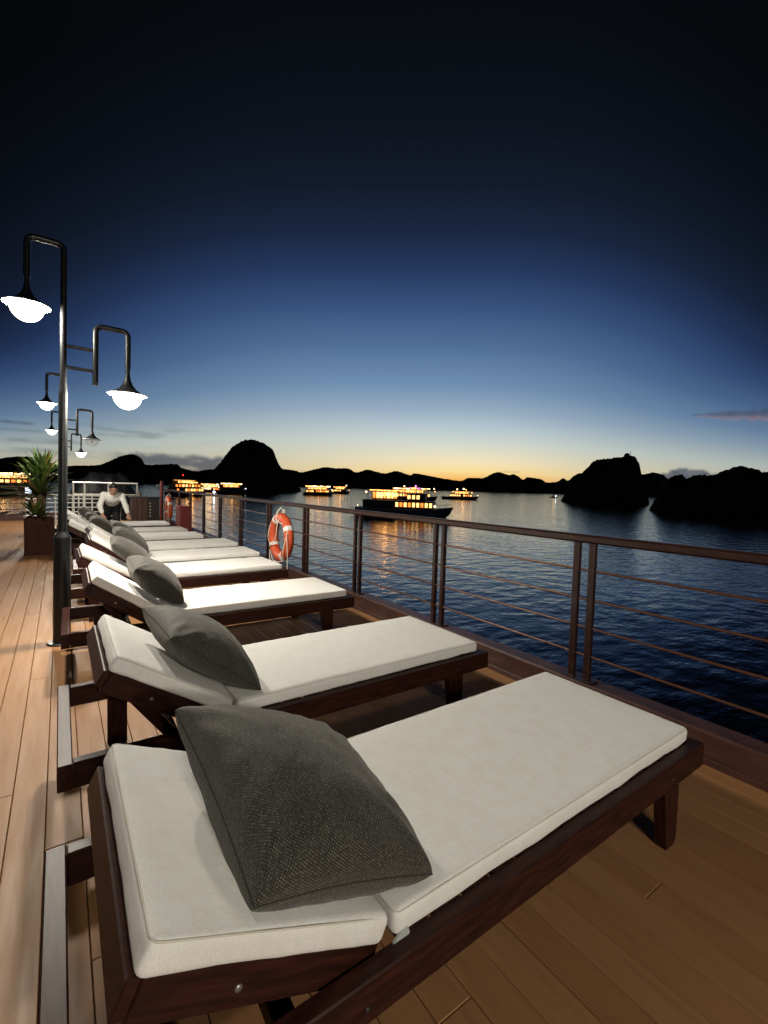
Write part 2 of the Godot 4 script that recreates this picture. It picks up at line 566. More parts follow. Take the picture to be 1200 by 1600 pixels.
# square cushion spanned between four corners (near left, near right, far right, far left)
func pillow_mesh(c: Array, thick: float, sd: int, dent: float) -> Array:
	var N := 44
	var plump := 0.34 + 0.06 * fmod(sd * 0.37, 1.0)
	var nz := noise(2.6, 3, sd)
	var fine := noise(9.0, 2, sd + 1)
	var mid: Vector3 = (c[0] + c[1] + c[2] + c[3]) / 4.0
	var nrm: Vector3 = ((c[1] - c[0]) + (c[2] - c[3])).cross((c[3] - c[0]) + (c[2] - c[1])).normalized()
	if nrm.y < 0.0:
		nrm = -nrm
	var st := new_st()
	st.set_smooth_group(0)
	var seam := []
	for side in [1.0, -1.0]:
		var grid := []
		for i in N + 1:
			var row := []
			for j in N + 1:
				var u := sin((float(i) / N - 0.5) * PI)
				var v := sin((float(j) / N - 0.5) * PI)
				# the edges draw in between the corners
				var pu := u * (1.0 - 0.06 * (1.0 - v * v) - 0.012 * pow(u * v, 4.0))
				var pv := v * (1.0 - 0.06 * (1.0 - u * u) - 0.012 * pow(u * v, 4.0))
				var p: Vector3 = c[0].lerp(c[1], pu * 0.5 + 0.5).lerp(c[3].lerp(c[2], pu * 0.5 + 0.5), pv * 0.5 + 0.5)
				var e := pow(maxf((1.0 - u * u) * (1.0 - v * v), 0.0), plump)
				# folds run in from the corners
				var cr := maxf(0.0, absf(u) + absf(v) - 0.95)
				var fold := sin((u - v * signf(u * v)) * 15.0 + sd) * cr * 0.10
				var t := e * (1.0 + 0.06 * nz.get_noise_2d(u * 0.3, v * 0.3 + side) + 0.025 * fine.get_noise_2d(u * 0.5, v * 0.5) + fold)
				t *= 1.0 - dent * exp(-((u + 0.2) * (u + 0.2) + (v - 0.1) * (v - 0.1)) * 3.5) * (1.0 if side > 0.0 else 0.0)
				row.append([p - mid + nrm * side * thick * 0.5 * t, Vector2(u * 0.5 + 0.5, v * 0.5 + 0.5)])
			grid.append(row)
		if side > 0.0:
			for i in N: seam.append(grid[i][0][0])
			for j in N: seam.append(grid[N][j][0])
			for i in N: seam.append(grid[N - i][N][0])
			for j in N: seam.append(grid[0][N - j][0])
		for i in N:
			for j in N:
				var q := [grid[i][j], grid[i + 1][j], grid[i + 1][j + 1], grid[i][j + 1]]
				var nn: Vector3 = (q[2][0] - q[0][0]).cross(q[3][0] - q[1][0])
				var flip := nn.dot(nrm * side) > 0.0
				for k in ([0, 3, 2, 0, 2, 1] if flip else [0, 1, 2, 0, 2, 3]):
					st.set_uv(q[k][1])
					st.add_vertex(q[k][0])
	st.index()
	st.generate_normals()
	st.generate_tangents()
	return [st.commit(), mid, seam]

func pillow(c: Array, thick: float, sd: int, dent: float, label: String) -> void:
	var pm := pillow_mesh(c, thick, sd, dent)
	var o := thing("pillow", label, "pillow", pm[1], "charcoal pillows on the loungers")
	put(o, "cover", pm[0], M.pillow_weave)
	var st := new_st()
	tube(st, pm[2], 0.0022, 5, true)
	put(o, "seam", st.commit(), M.pillow_seam)

# ------------------------------------------------------------------ sun lounger
var shared := {}

func prism(st: SurfaceTool, poly: Array, z0: float, z1: float) -> void:
	var n := poly.size()
	var mid := Vector2.ZERO
	for p in poly: mid += p / n
	for i in n:
		var a: Vector2 = poly[i]
		var b: Vector2 = poly[(i + 1) % n]
		var e := b - a
		var nn := Vector2(e.y, -e.x).normalized()
		if nn.dot((a + b) / 2.0 - mid) < 0.0: nn = -nn
		face(st, Vector3(a.x, a.y, z0), Vector3(b.x, b.y, z0), Vector3(b.x, b.y, z1), Vector3(a.x, a.y, z1), Vector3(nn.x, nn.y, 0))
		for z in [z0, z1]:
			var fn := Vector3(0, 0, signf(z - (z0 + z1) / 2.0))
			tri(st, Vector3(mid.x, mid.y, z), Vector3(a.x, a.y, z), Vector3(b.x, b.y, z), fn, fn, fn)

func lounger_meshes() -> void:
	shared.side = boxmesh(Vector3(2.243, 0.10, 0.045), 0.004)
	shared.head_end = boxmesh(Vector3(0.05, 0.10, 0.804), 0.004)
	shared.foot_end = boxmesh(Vector3(0.045, 0.10, 0.708), 0.004)
	shared.cross = boxmesh(Vector3(0.05, 0.05, 0.708), 0.003)
	var st := new_st()
	prism(st, [Vector2(-0.06, 0.2432), Vector2(0.06, 0.2432), Vector2(0.06, 0.03), Vector2(0.05, 0.0), Vector2(-0.022, 0.0)], -0.022, 0.022)
	shared.leg_front = st.commit()
	st = new_st()
	prism(st, [Vector2(-0.045, 0.2432), Vector2(0.045, 0.2432), Vector2(0.045, 0.0), Vector2(-0.045, 0.0)], -0.022, 0.022)
	shared.leg_rear = st.commit()
	shared.slat = boxmesh(Vector3(0.092, 0.018, 0.708), 0.003)
	shared.back_slat = boxmesh(Vector3(0.066, 0.016, 0.631), 0.003)
	shared.back_side = boxmesh(Vector3(0.60, 0.09, 0.03), 0.003)
	shared.back_head = boxmesh(Vector3(0.028, 0.095, 0.70), 0.004)
	shared.seat = []
	shared.back = []
	for k in 4:
		shared.seat.append(soft_box(Vector3(1.563, 0.066, 0.714), 0.02, Vector3i(40, 2, 18), 0.0042, 41 + 5 * k))
		shared.back.append(soft_box(Vector3(0.552, 0.066, 0.714), 0.02, Vector3i(16, 2, 18), 0.0042, 43 + 5 * k))
	st = new_st()
	tube(st, rim_path(1.563 / 2 - 0.004, 0.357 - 0.004, 0.0265, 0.018), 0.0021, 5, true)
	shared.seat_piping = st.commit()
	st = new_st()
	tube(st, rim_path(0.552 / 2 - 0.004, 0.357 - 0.004, 0.0265, 0.018), 0.0021, 5, true)
	shared.back_piping = st.commit()
	st = new_st()
	prism(st, [Vector2(-0.024, -0.010), Vector2(-0.006, -0.030), Vector2(0.012, -0.026), Vector2(0.030, 0.000), Vector2(0.024, 0.017), Vector2(0.004, 0.014)], -0.003, 0.003)
	shared.bracket = st.commit()
	st = new_st()
	lathe(st, [Vector2(0.0001, 0.004), Vector2(0.005, 0.0038), Vector2(0.0075, 0.002), Vector2(0.008, 0.0)], Vector3.ZERO, 10)
	shared.bolt = st.commit()

func lounger(foot: float, zn: float, angle: float, label: String) -> Node3D:
	var o := thing("sun_lounger", label, "sun lounger", Vector3(foot - 2.19, 0, zn), "sun loungers in a row along the railing")
	var fw: Material = M.frame_wood
	var fz: Material = M.frame_wood_across
	for z in [0.0175, -0.7315]:
		put(o, "side_rail", shared.side, fw, Vector3(0.0065 + 2.243 / 2, 0.2935, z))
		put(o, "leg", shared.leg_front, M.frame_wood_upright, Vector3(1.962, 0, z))
		put(o, "leg", shared.leg_rear, M.frame_wood_upright, Vector3(0.215, 0, z))
	put(o, "head_rail", shared.head_end, fz, Vector3(-0.0195, 0.2935, -0.357))
	put(o, "foot_rail", shared.foot_end, fz, Vector3(2.22, 0.2935, -0.357))
	put(o, "cross_rail", shared.cross, fz, Vector3(0.38, 0.25, -0.357))
	for k in 14:
		put(o, "slat", shared.slat, fz, Vector3(0.69 + k * 0.109, 0.3335, -0.357))
	var bs := Basis(Vector3.BACK, -deg_to_rad(angle))
	var piv := Vector3(0.622, 0.41, -0.357)
	# backrest frame with its slats
	var st := new_st()
	for z in [0.331, -0.331]:
		box(st, Vector3(-0.2685, -0.108, z), Vector3(0.531, 0.082, 0.03), 0.003)
	box(st, Vector3(-0.549, -0.1015, 0), Vector3(0.028, 0.068, 0.694), 0.004)
	var b := put(o, "backrest_frame", st.commit(), fw, piv, bs)
	for k in 5:
		put(b, "slat", shared.back_slat, fz, Vector3(-0.07 - k * 0.108, -0.0755, 0))
	put(b, "bolt", shared.bolt, M.bolt, Vector3(-0.34, -0.11, 0.3462), Basis(Vector3.RIGHT, PI / 2))
	# prop: two bars from the backrest to the cross rail
	var top := piv + bs * Vector3(-0.36, -0.165, 0)
	var low := Vector3(0.372, 0.268, -0.357)
	var d := top - low
	for z in [0.20, -0.20]:
		st = new_st()
		box(st, Vector3.ZERO, Vector3(0.05, d.length() + 0.02, 0.03), 0.003)
		put(o, "prop_bar", st.commit(), M.frame_wood_upright, (top + low) / 2 + Vector3(0, 0, z), Basis(Vector3.BACK, atan2(-d.x, d.y)))
	# upholstery
	var s := put(o, "seat_mattress", shared.seat[used["sun_lounger"] % 4], M.canvas, Vector3(0.627 + 1.563 / 2, 0.377, -0.357))
	put(s, "piping", shared.seat_piping, M.piping)
	var bk := put(o, "backrest_mattress", shared.back[used["sun_lounger"] % 4], M.canvas, piv + bs * Vector3(-0.2795, -0.033, 0), bs)
	put(bk, "piping", shared.back_piping, M.piping)
	for z in [0.0015, -0.7155]:
		put(o, "hinge_bracket", shared.bracket, M.bracket_grey, Vector3(0.64, 0.348, z))
	put(o, "bolt", shared.bolt, M.bar_dark, Vector3(0.53, 0.28, 0.0402), Basis(Vector3.RIGHT, PI / 2))
	put(o, "bolt", shared.bolt, M.bar_dark, Vector3(1.965, 0.28, 0.0402), Basis(Vector3.RIGHT, PI / 2))
	return o

# ------------------------------------------------------------------ lamp post
func shade_profile() -> Array:
	return [Vector2(0.016, 0.205), Vector2(0.019, 0.165), Vector2(0.026, 0.125), Vector2(0.042, 0.085), Vector2(0.072, 0.048), Vector2(0.112, 0.020), Vector2(0.15, 0.004), Vector2(0.158, 0.0)]

func lamp_post(at: Vector3, lean: float, lit: Array, label: String, energy: float) -> void:
	var o := thing("lamp_post", label, "lamp post", at, "twin-armed deck lamps in a row")
	o.basis = Basis(Vector3.BACK, -lean)
	var bk: Material = M.lamp_black
	if not shared.has("lamp_base"):
		var st := new_st()
		lathe(st, [Vector2(0.105, 0.0), Vector2(0.105, 0.010), Vector2(0.098, 0.014), Vector2(0.064, 0.014)], Vector3.ZERO, 28, true)
		shared.lamp_plate = st.commit()
		st = new_st()
		lathe(st, [Vector2(0.063, 0.014), Vector2(0.063, 0.895), Vector2(0.060, 0.905), Vector2(0.036, 0.945), Vector2(0.033, 0.955)], Vector3.ZERO, 28, true)
		shared.lamp_base = st.commit()
		st = new_st()
		lathe(st, [Vector2(0.0325, 0.95), Vector2(0.0325, 2.10), Vector2(0.027, 2.155), Vector2(0.027, 2.19)], Vector3.ZERO, 20, true)
		tube(st, smooth_path([Vector3(0, 2.15, 0), Vector3(0, 3.295, 0), Vector3(-0.24, 3.295, 0), Vector3(-0.24, 2.975, 0)], 0.06), 0.0245, 14)
		shared.lamp_pole = st.commit()
		st = new_st()
		tube(st, smooth_path([Vector3(0.225, 2.20, 0), Vector3(0.225, 2.70, 0), Vector3(0.467, 2.70, 0), Vector3(0.467, 2.385, 0)], 0.055), 0.0225, 14)
		shared.lamp_arm = st.commit()
		st = new_st()
		tube(st, [Vector3(0.0, 0, 0), Vector3(0.225, 0, 0)], 0.0145, 10)
		shared.lamp_bar = st.commit()
		st = new_st()
		lathe(st, [Vector2(0.016, 0.235), Vector2(0.020, 0.222), Vector2(0.015, 0.205), Vector2(0.019, 0.19), Vector2(0.016, 0.18)], Vector3.ZERO, 12)
		shared.lamp_neck = st.commit()
		st = new_st()
		lathe(st, shade_profile(), Vector3.ZERO, 32)
		shared.shade = st.commit()
		st = new_st()
		var inner := []
		for p in shade_profile():
			inner.append(Vector2(maxf(p.x - 0.003, 0.004), p.y - 0.004))
		inner.reverse()
		lathe(st, inner, Vector3.ZERO, 32)
		tube(st, rim_path(0.158, 0.158, -0.001, 0.157), 0.003, 6, true)
		shared.lining = st.commit()
		st = new_st()
		var bowl := []
		for k in 11:
			var a := PI / 2 * k / 10.0
			bowl.append(Vector2(maxf(0.116 * sin(a), 0.0005), -0.128 * cos(a)))
		bowl.append(Vector2(0.117, 0.012))
		lathe(st, bowl, Vector3.ZERO, 28)
		shared.bowl = st.commit()
		st = new_st()
		lathe(st, [Vector2(0.0005, -0.08), Vector2(0.02, -0.072), Vector2(0.029, -0.05), Vector2(0.026, -0.02), Vector2(0.014, 0.0), Vector2(0.014, 0.05)], Vector3.ZERO, 14)
		shared.bulb = st.commit()
	put(o, "base_plate", shared.lamp_plate, bk)
	put(o, "base_sleeve", shared.lamp_base, bk)
	put(o, "pole", shared.lamp_pole, bk)
	put(o, "arm", shared.lamp_arm, bk)
	for y in [2.49, 2.317]:
		put(o, "arm_bar", shared.lamp_bar, bk, Vector3(0, y, 0))
	for k in 2:
		var p: Vector3 = [Vector3(-0.24, 2.755, 0), Vector3(0.467, 2.155, 0)][k]
		var sh := put(o, "lamp_shade", shared.shade, bk, p)
		put(sh, "lining", shared.lining, M.shade_white)
		put(sh, "neck", shared.lamp_neck, bk)
		var bw := put(o, "lamp_bowl", shared.bowl, M.lamp_glass_lit if lit[k] else M.lamp_glass_off, p + Vector3(0, -0.002, 0))
		if lit[k]:
			var l := OmniLight3D.new()
			l.name = "lamp_light"
			l.light_color = Color(1.0, 0.962, 0.89)
			l.light_energy = energy
			l.light_size = 0.09
			l.omni_range = 30.0
			l.omni_attenuation = 2.0
			l.shadow_enabled = true
			o.add_child(l, true)
			l.position = p + Vector3(0, -0.045, 0)
		else:
			put(bw, "bulb", shared.bulb, M.bulb_off)

# ------------------------------------------------------------------ lifebuoy
func lifebuoy(at: Vector3, turn: float, label: String) -> void:
	var o := thing("lifebuoy", label, "lifebuoy", at, "orange lifebuoys hung on the railing")
	o.rotation.y = turn
	var R := 0.29
	var r := 0.072
	# ring stands in the local y-z plane, local -x faces the deck
	var st := new_st()
	var pts := []
	for k in 48:
		var a := TAU * k / 48
		pts.append(Vector3(0, sin(a) * R, cos(a) * R))
	tube(st, pts, r, 18, true)
	put(o, "ring", st.commit(), M.buoy_orange)
	for q in 4:
		st = new_st()
		var seg := []
		var a0 := deg_to_rad(28.0 + 90.0 * q)
		for k in 7:
			var a := a0 + (k - 3) * 0.034
			seg.append(Vector3(0, sin(a) * R, cos(a) * R))
		tube(st, seg, r + 0.0025, 18)
		put(o, "reflective_band", st.commit(), M.buoy_band)
	# grab line looped between the four bands
	st = new_st()
	var rope := []
	for q in 4:
		var a0 := deg_to_rad(28.0 + 90.0 * q)
		var a1 := a0 + PI / 2
		for k in 8:
			var t := k / 8.0
			var a := lerpf(a0, a1, t)
			var sag := sin(t * PI)
			var rr := R + 0.074 - sag * 0.06
			rope.append(Vector3(-0.03 - 0.055 * sag, sin(a) * rr - 0.05 * sag, cos(a) * rr))
	rope.append(rope[0])
	tube(st, spline(rope, 3), 0.0065, 6)
	put(o, "grab_line", st.commit(), M.rope)
	st = new_st()
	tube(st, spline([Vector3(-0.05, 0.33, 0.10), Vector3(-0.085, 0.2, 0.06), Vector3(-0.085, 0.0, 0.0), Vector3(-0.08, -0.1, -0.12), Vector3(-0.09, -0.14, -0.22)], 5), 0.007, 6)
	tube(st, spline([Vector3(-0.075, 0.1, 0.36), Vector3(-0.06, -0.15, 0.375), Vector3(-0.05, -0.42, 0.36)], 5), 0.0065, 6)
	tube(st, spline([Vector3(-0.075, -0.2, -0.24), Vector3(-0.09, -0.34, -0.20), Vector3(-0.05, -0.44, -0.14), Vector3(-0.06, -0.50, -0.03)], 5), 0.0065, 6)
	tube(st, spline([Vector3(0.02, 0.44, -0.04), Vector3(-0.04, 0.38, -0.04), Vector3(-0.075, 0.26, -0.01), Vector3(-0.07, 0.2, 0.05)], 5), 0.010, 6)
	put(o, "hanging_rope", st.commit(), M.rope)
	st = new_st()
	box(st, Vector3(0.05, 0.385, -0.04), Vector3(0.04, 0.06, 0.02), 0.003)
	put(o, "hook", st.commit(), M.rope)

# ------------------------------------------------------------------ bodies: tapered capsules joined smoothly, meshed as surface nets
func capsule(p: Vector3, a: Vector3, b: Vector3, ra: float, rb: float) -> float:
	var d := b - a
	var t := clampf((p - a).dot(d) / maxf(d.length_squared(), 1e-8), 0.0, 1.0)
	return (p - a - d * t).length() - lerpf(ra, rb, t)

func nets(st: SurfaceTool, bones: Array, k: float, cell: float, cut_lo := -99.0, cut_hi := 99.0) -> void:
	var lo := Vector3(1e9, 1e9, 1e9)
	var hi := -lo
	for b in bones:
		var r: float = maxf(b[2], b[3]) + k + 2.0 * cell
		for p in [b[0], b[1]]:
			lo = lo.min(p - Vector3.ONE * r)
			hi = hi.max(p + Vector3.ONE * r)
	var n := Vector3i(((hi - lo) / cell).ceil()) + Vector3i.ONE
	var f := PackedFloat32Array()
	f.resize(n.x * n.y * n.z)
	f.fill(1.0)
	for b in bones:
		var r: float = maxf(b[2], b[3]) + k + 2.0 * cell
		var a0 := Vector3i(((b[0].min(b[1]) - Vector3.ONE * r - lo) / cell).floor()).clamp(Vector3i.ZERO, n - Vector3i.ONE)
		var a1 := Vector3i(((b[0].max(b[1]) + Vector3.ONE * r - lo) / cell).ceil()).clamp(Vector3i.ZERO, n - Vector3i.ONE)
		for z in range(a0.z, a1.z + 1):
			for y in range(a0.y, a1.y + 1):
				for x in range(a0.x, a1.x + 1):
					var d := capsule(lo + Vector3(x, y, z) * cell, b[0], b[1], b[2], b[3])
					var q := (z * n.y + y) * n.x + x
					var e := f[q]
					var h := maxf(k - absf(d - e), 0.0) / k
					f[q] = minf(d, e) - h * h * k * 0.25
	if cut_lo > -90.0 or cut_hi < 90.0:
		for z in n.z:
			for y in n.y:
				var yy := lo.y + y * cell
				for x in n.x:
					var q := (z * n.y + y) * n.x + x
					f[q] = maxf(f[q], maxf(cut_lo - yy, yy - cut_hi))
	var at := {}
	var corner := [Vector3i(0, 0, 0), Vector3i(1, 0, 0), Vector3i(0, 1, 0), Vector3i(1, 1, 0), Vector3i(0, 0, 1), Vector3i(1, 0, 1), Vector3i(0, 1, 1), Vector3i(1, 1, 1)]
	var edges := [[0, 1], [2, 3], [4, 5], [6, 7], [0, 2], [1, 3], [4, 6], [5, 7], [0, 4], [1, 5], [2, 6], [3, 7]]
	for z in n.z - 1:
		for y in n.y - 1:
			for x in n.x - 1:
				var q := (z * n.y + y) * n.x + x
				var v := [f[q], f[q + 1], f[q + n.x], f[q + n.x + 1], f[q + n.x * n.y], f[q + n.x * n.y + 1], f[q + n.x * n.y + n.x], f[q + n.x * n.y + n.x + 1]]
				var mn: float = v.min()
				if mn > 0.0 or v.max() <= 0.0:
					continue
				var s := Vector3.ZERO
				var c := 0
				for e in edges:
					if (v[e[0]] > 0.0) != (v[e[1]] > 0.0):
						s += Vector3(corner[e[0]]).lerp(Vector3(corner[e[1]]), v[e[0]] / (v[e[0]] - v[e[1]]))
						c += 1
				at[q] = lo + (Vector3(x, y, z) + s / c) * cell
	var step := [1, n.x, n.x * n.y]
	for q in at:
		for ax in 3:
			var u: int = step[(ax + 1) % 3]
			var w: int = step[(ax + 2) % 3]
			var other: int = q + step[ax]
			if other >= f.size() or (f[q] > 0.0) == (f[other] > 0.0):
				continue
			if at.has(q - u) and at.has(q - w) and at.has(q - u - w):
				var p := [at[q], at[q - u], at[q - u - w], at[q - w]]
				# front faces run clockwise
				for i in ([0, 1, 2, 0, 2, 3] if f[q] > 0.0 else [0, 2, 1, 0, 3, 2]):
					st.add_vertex(p[i])

func netmesh(lists: Array) -> ArrayMesh:
	var st := new_st()
	st.set_smooth_group(0)
	for l in lists:
		nets(st, l[0], l[1], l[2], l[3] if l.size() > 3 else -99.0, l[4] if l.size() > 4 else 99.0)
	st.index()
	st.generate_normals()
	return st.commit()

func hand_bones(wrist: Vector3, dir: Vector3, out: Vector3) -> Array:
	# palm resting on the mattress, fingers forward, thumb towards `out`
	var side := out.normalized()
	var b := [[wrist, wrist + dir * 0.05, 0.025, 0.026]]
	var palm := wrist + dir * 0.075
	for k in 4:
		var o := side * (0.029 - 0.0195 * k)
		b.append([wrist + dir * 0.03 + o * 0.7, palm + o, 0.015, 0.013])
	return b

func finger_bones(wrist: Vector3, dir: Vector3, out: Vector3) -> Array:
	var side := out.normalized()
	var b := []
	var palm := wrist + dir * 0.075
	for k in 4:
		var o := side * (0.030 - 0.0205 * k)
		var ln: float = [0.068, 0.078, 0.072, 0.056][k]
		var kn := palm + o
		var m := kn + dir * ln * 0.55 + Vector3(0, 0.004, 0) + o * 0.10
		b.append([kn, m, 0.0098, 0.009])
		b.append([m, m + dir * ln * 0.5 + Vector3(0, -0.012, 0) + o * 0.06, 0.009, 0.0078])
	var t0 := wrist + dir * 0.02 + side * 0.024
	var t1 := t0 + dir * 0.030 + side * 0.028
	b.append([t0, t1, 0.0125, 0.0105])
	b.append([t1, t1 + dir * 0.028 + side * 0.008 + Vector3(0, -0.006, 0), 0.0105, 0.0085])
	return b

func person() -> void:
	var o := thing("person", "person in white shirt leaning over the farthest lounger", "person", Vector3(1.03, 0, -13.05))
	var neck := Vector3(-0.01, 1.05, 0.36)
	var chest := Vector3(-0.01, 0.96, 0.27)
	var belly := Vector3(0.0, 0.88, 0.10)
	var hip := Vector3(0.0, 0.83, -0.04)
	var head := Vector3(0.0, 1.165, 0.475)
	var sl := Vector3(-0.185, 1.015, 0.315)
	var sr := Vector3(0.185, 1.0, 0.315)
	var el := Vector3(-0.275, 0.765, 0.40)
	var er := Vector3(0.265, 0.745, 0.40)
	var wl := Vector3(-0.215, 0.535, 0.545)
	var wr := Vector3(0.305, 0.53, 0.56)
	var legs := []
	for s in [-1.0, 1.0]:
		var h := Vector3(0.095 * s, 0.80, -0.06)
		var kn := Vector3(0.105 * s, 0.45, -0.02)
		var an := Vector3(0.11 * s, 0.09, -0.10)
		legs.append([h, kn, 0.088, 0.058])
		legs.append([kn, an, 0.056, 0.038])
	var trunk := [[hip + Vector3(-0.07, 0, 0), hip + Vector3(0.07, 0, 0), 0.105, 0.105], [hip, belly, 0.125, 0.12], [belly, chest, 0.12, 0.128], [belly + Vector3(-0.05, 0, 0), chest + Vector3(-0.075, 0.0, 0.0), 0.09, 0.105], [belly + Vector3(0.05, 0, 0), chest + Vector3(0.075, 0.0, 0.0), 0.09, 0.105], [chest, sl, 0.10, 0.062], [chest, sr, 0.10, 0.062]]
	var arms := [[sl, el, 0.052, 0.042], [el, wl, 0.041, 0.027], [sr, er, 0.052, 0.042], [er, wr, 0.041, 0.027]]
	var fwd := Vector3(0, -0.62, 0.78).normalized()
	var flat := Vector3(0, -0.35, 0.94).normalized()
	var body := trunk + arms + legs + [[chest, neck, 0.08, 0.055], [neck, head + Vector3(0, -0.05, -0.03), 0.055, 0.052]] + hand_bones(wl, fwd, Vector3(1, 0, 0.2)) + hand_bones(wr, fwd, Vector3(-1, 0, 0.2))
	# face: skull, jaw, nose, ears, brow
	var tilt := Basis(Vector3.RIGHT, 0.30)
	var hp := func(v: Vector3) -> Vector3: return head + tilt * v
	var face_b := [[hp.call(Vector3(0, 0.045, -0.015)), hp.call(Vector3(0, 0.03, 0.02)), 0.082, 0.076], [hp.call(Vector3(0, -0.02, 0.02)), hp.call(Vector3(0, -0.078, 0.048)), 0.062, 0.034], [hp.call(Vector3(-0.035, -0.02, 0.045)), hp.call(Vector3(-0.02, -0.07, 0.05)), 0.032, 0.024], [hp.call(Vector3(0.035, -0.02, 0.045)), hp.call(Vector3(0.02, -0.07, 0.05)), 0.032, 0.024], [hp.call(Vector3(0, 0.012, 0.088)), hp.call(Vector3(0, -0.026, 0.108)), 0.009, 0.014], [hp.call(Vector3(-0.04, 0.022, 0.078)), hp.call(Vector3(0.04, 0.022, 0.078)), 0.016, 0.016], [hp.call(Vector3(-0.082, 0.005, 0.0)), hp.call(Vector3(-0.08, -0.028, 0.008)), 0.014, 0.010], [hp.call(Vector3(0.082, 0.005, 0.0)), hp.call(Vector3(0.08, -0.028, 0.008)), 0.014, 0.010]]
	var b := put(o, "body", netmesh([[body, 0.04, 0.014], [face_b, 0.016, 0.006], [finger_bones(wl, fwd.lerp(flat, 0.6).normalized(), Vector3(1, 0, 0.2)), 0.006, 0.0042], [finger_bones(wr, fwd.lerp(flat, 0.6).normalized(), Vector3(-1, 0, 0.2)), 0.006, 0.0042]]), M.skin)
	tag(b, "bent forward with both hands on the mattress")
	for s in [-1.0, 1.0]:
		var st := new_st()
		tube(st, [hp.call(Vector3(0.021 * s, 0.004, 0.089)), hp.call(Vector3(0.043 * s, 0.003, 0.083))], 0.0065, 8)
		put(b, "eye", st.commit(), M.eye)
		st = new_st()
		tube(st, [hp.call(Vector3(0.016 * s, 0.027, 0.096)), hp.call(Vector3(0.036 * s, 0.031, 0.095)), hp.call(Vector3(0.054 * s, 0.025, 0.084))], 0.0045, 6)
		put(b, "eyebrow", st.commit(), M.hair)
	var ms := new_st()
	tube(ms, [hp.call(Vector3(-0.023, -0.056, 0.083)), hp.call(Vector3(0, -0.054, 0.089)), hp.call(Vector3(0.023, -0.056, 0.083))], 0.0055, 6)
	put(b, "mouth", ms.commit(), M.lips)
	var hair := [[hp.call(Vector3(0, 0.06, -0.03)), hp.call(Vector3(0, 0.075, 0.015)), 0.088, 0.078], [hp.call(Vector3(0, 0.0, -0.05)), hp.call(Vector3(0, 0.05, -0.05)), 0.072, 0.08], [hp.call(Vector3(-0.055, 0.06, 0.03)), hp.call(Vector3(0.055, 0.062, 0.03)), 0.046, 0.046]]
	put(o, "hair", netmesh([[hair, 0.02, 0.008]]), M.hair)
	# shirt with rolled sleeves, open collar
	var g := func(list: Array, e: float) -> Array: return list.map(func(q): return [q[0], q[1], q[2] + e, q[3] + e])
	var cuff_l := el.lerp(wl, 0.62)
	var cuff_r := er.lerp(wr, 0.62)
	var shirt: Array = g.call(trunk.slice(2), 0.017) + [[hip + Vector3(0, 0.03, 0.04), belly, 0.13, 0.137], [sl, el, 0.068, 0.058], [el, cuff_l, 0.058, 0.047], [sr, er, 0.068, 0.058], [er, cuff_r, 0.058, 0.047], [chest + Vector3(0, 0.03, 0.03), neck + Vector3(0, -0.035, -0.02), 0.09, 0.066]]
	put(o, "shirt", netmesh([[shirt, 0.035, 0.013]]), M.shirt)
	var cs := new_st()
	tube(cs, spline([neck + Vector3(0.0, -0.075, 0.085), neck + Vector3(-0.055, -0.02, 0.045), neck + Vector3(-0.06, 0.015, -0.02), neck + Vector3(0, 0.03, -0.06), neck + Vector3(0.06, 0.015, -0.02), neck + Vector3(0.055, -0.02, 0.045), neck + Vector3(0.0, -0.075, 0.085)], 5), 0.012, 6)
	put(o, "collar", cs.commit(), M.shirt)
	var tr: Array = g.call(legs, 0.022) + g.call([trunk[0]], 0.016) + [[hip, hip + Vector3(0, 0.05, 0.06), 0.134, 0.128]]
	put(o, "trousers", netmesh([[tr, 0.03, 0.014, 0.05, 99.0]]), M.trousers)
	for s in [-1.0, 1.0]:
		put(o, "shoe", netmesh([[[[Vector3(0.11 * s, 0.045, -0.13), Vector3(0.118 * s, 0.035, 0.07), 0.045, 0.036], [Vector3(0.11 * s, 0.05, -0.11), Vector3(0.11 * s, 0.09, -0.10), 0.045, 0.046]], 0.02, 0.012, 0.002, 99.0]]), M.shoe)

# ------------------------------------------------------------------ boats at anchor
func hull(st: SurfaceTool, L: float, B: float, H: float) -> void:
	var N := 16
	var rows := []
	for i in N + 1:
		var t := float(i) / N
		var hb := B / 2.0 * (0.90 + 0.10 * sin(minf(t * 3.0, 1.0) * PI / 2)) * (1.0 if t < 0.62 else sqrt(maxf(0.0, 1.0 - pow((t - 0.62) / 0.38, 2.2))))
		var x := -L / 2 + L * t
		var top := H * (1.0 + 0.10 * pow(maxf(0.0, 0.2 - t) / 0.2, 2.0) + 0.42 * pow(maxf(0.0, t - 0.55) / 0.45, 2.0))
		var low := hb * 0.82
		var rake := 0.10 * L * pow(maxf(0.0, t - 0.62) / 0.38, 2.0)
		rows.append([Vector3(x - rake, -0.6, low), Vector3(x - rake * 0.35, H * 0.45, lerpf(low, hb, 0.7)), Vector3(x, top, hb), Vector3(x, top, -hb), Vector3(x - rake * 0.35, H * 0.45, -lerpf(low, hb, 0.7)), Vector3(x - rake, -0.6, -low)])
	for i in N:
		for k in 5:
			var a: Vector3 = rows[i][k]
			var b: Vector3 = rows[i + 1][k]
			var c: Vector3 = rows[i + 1][k + 1]
			var d: Vector3 = rows[i][k + 1]
			var n := (c - a).cross(d - b).normalized()
			var want := Vector3(0, 1, 0) if k == 2 else Vector3(0, 0.05, 1.0 if k < 2 else -1.0)
			if n.dot(want) < 0.0: n = -n
			face(st, a, b, c, d, n)
	var e: Array = rows[0]
	face(st, e[0], e[1], e[4], e[5], Vector3(-1, 0, 0))
	face(st, e[1], e[2], e[3], e[4], Vector3(-1, 0, 0))

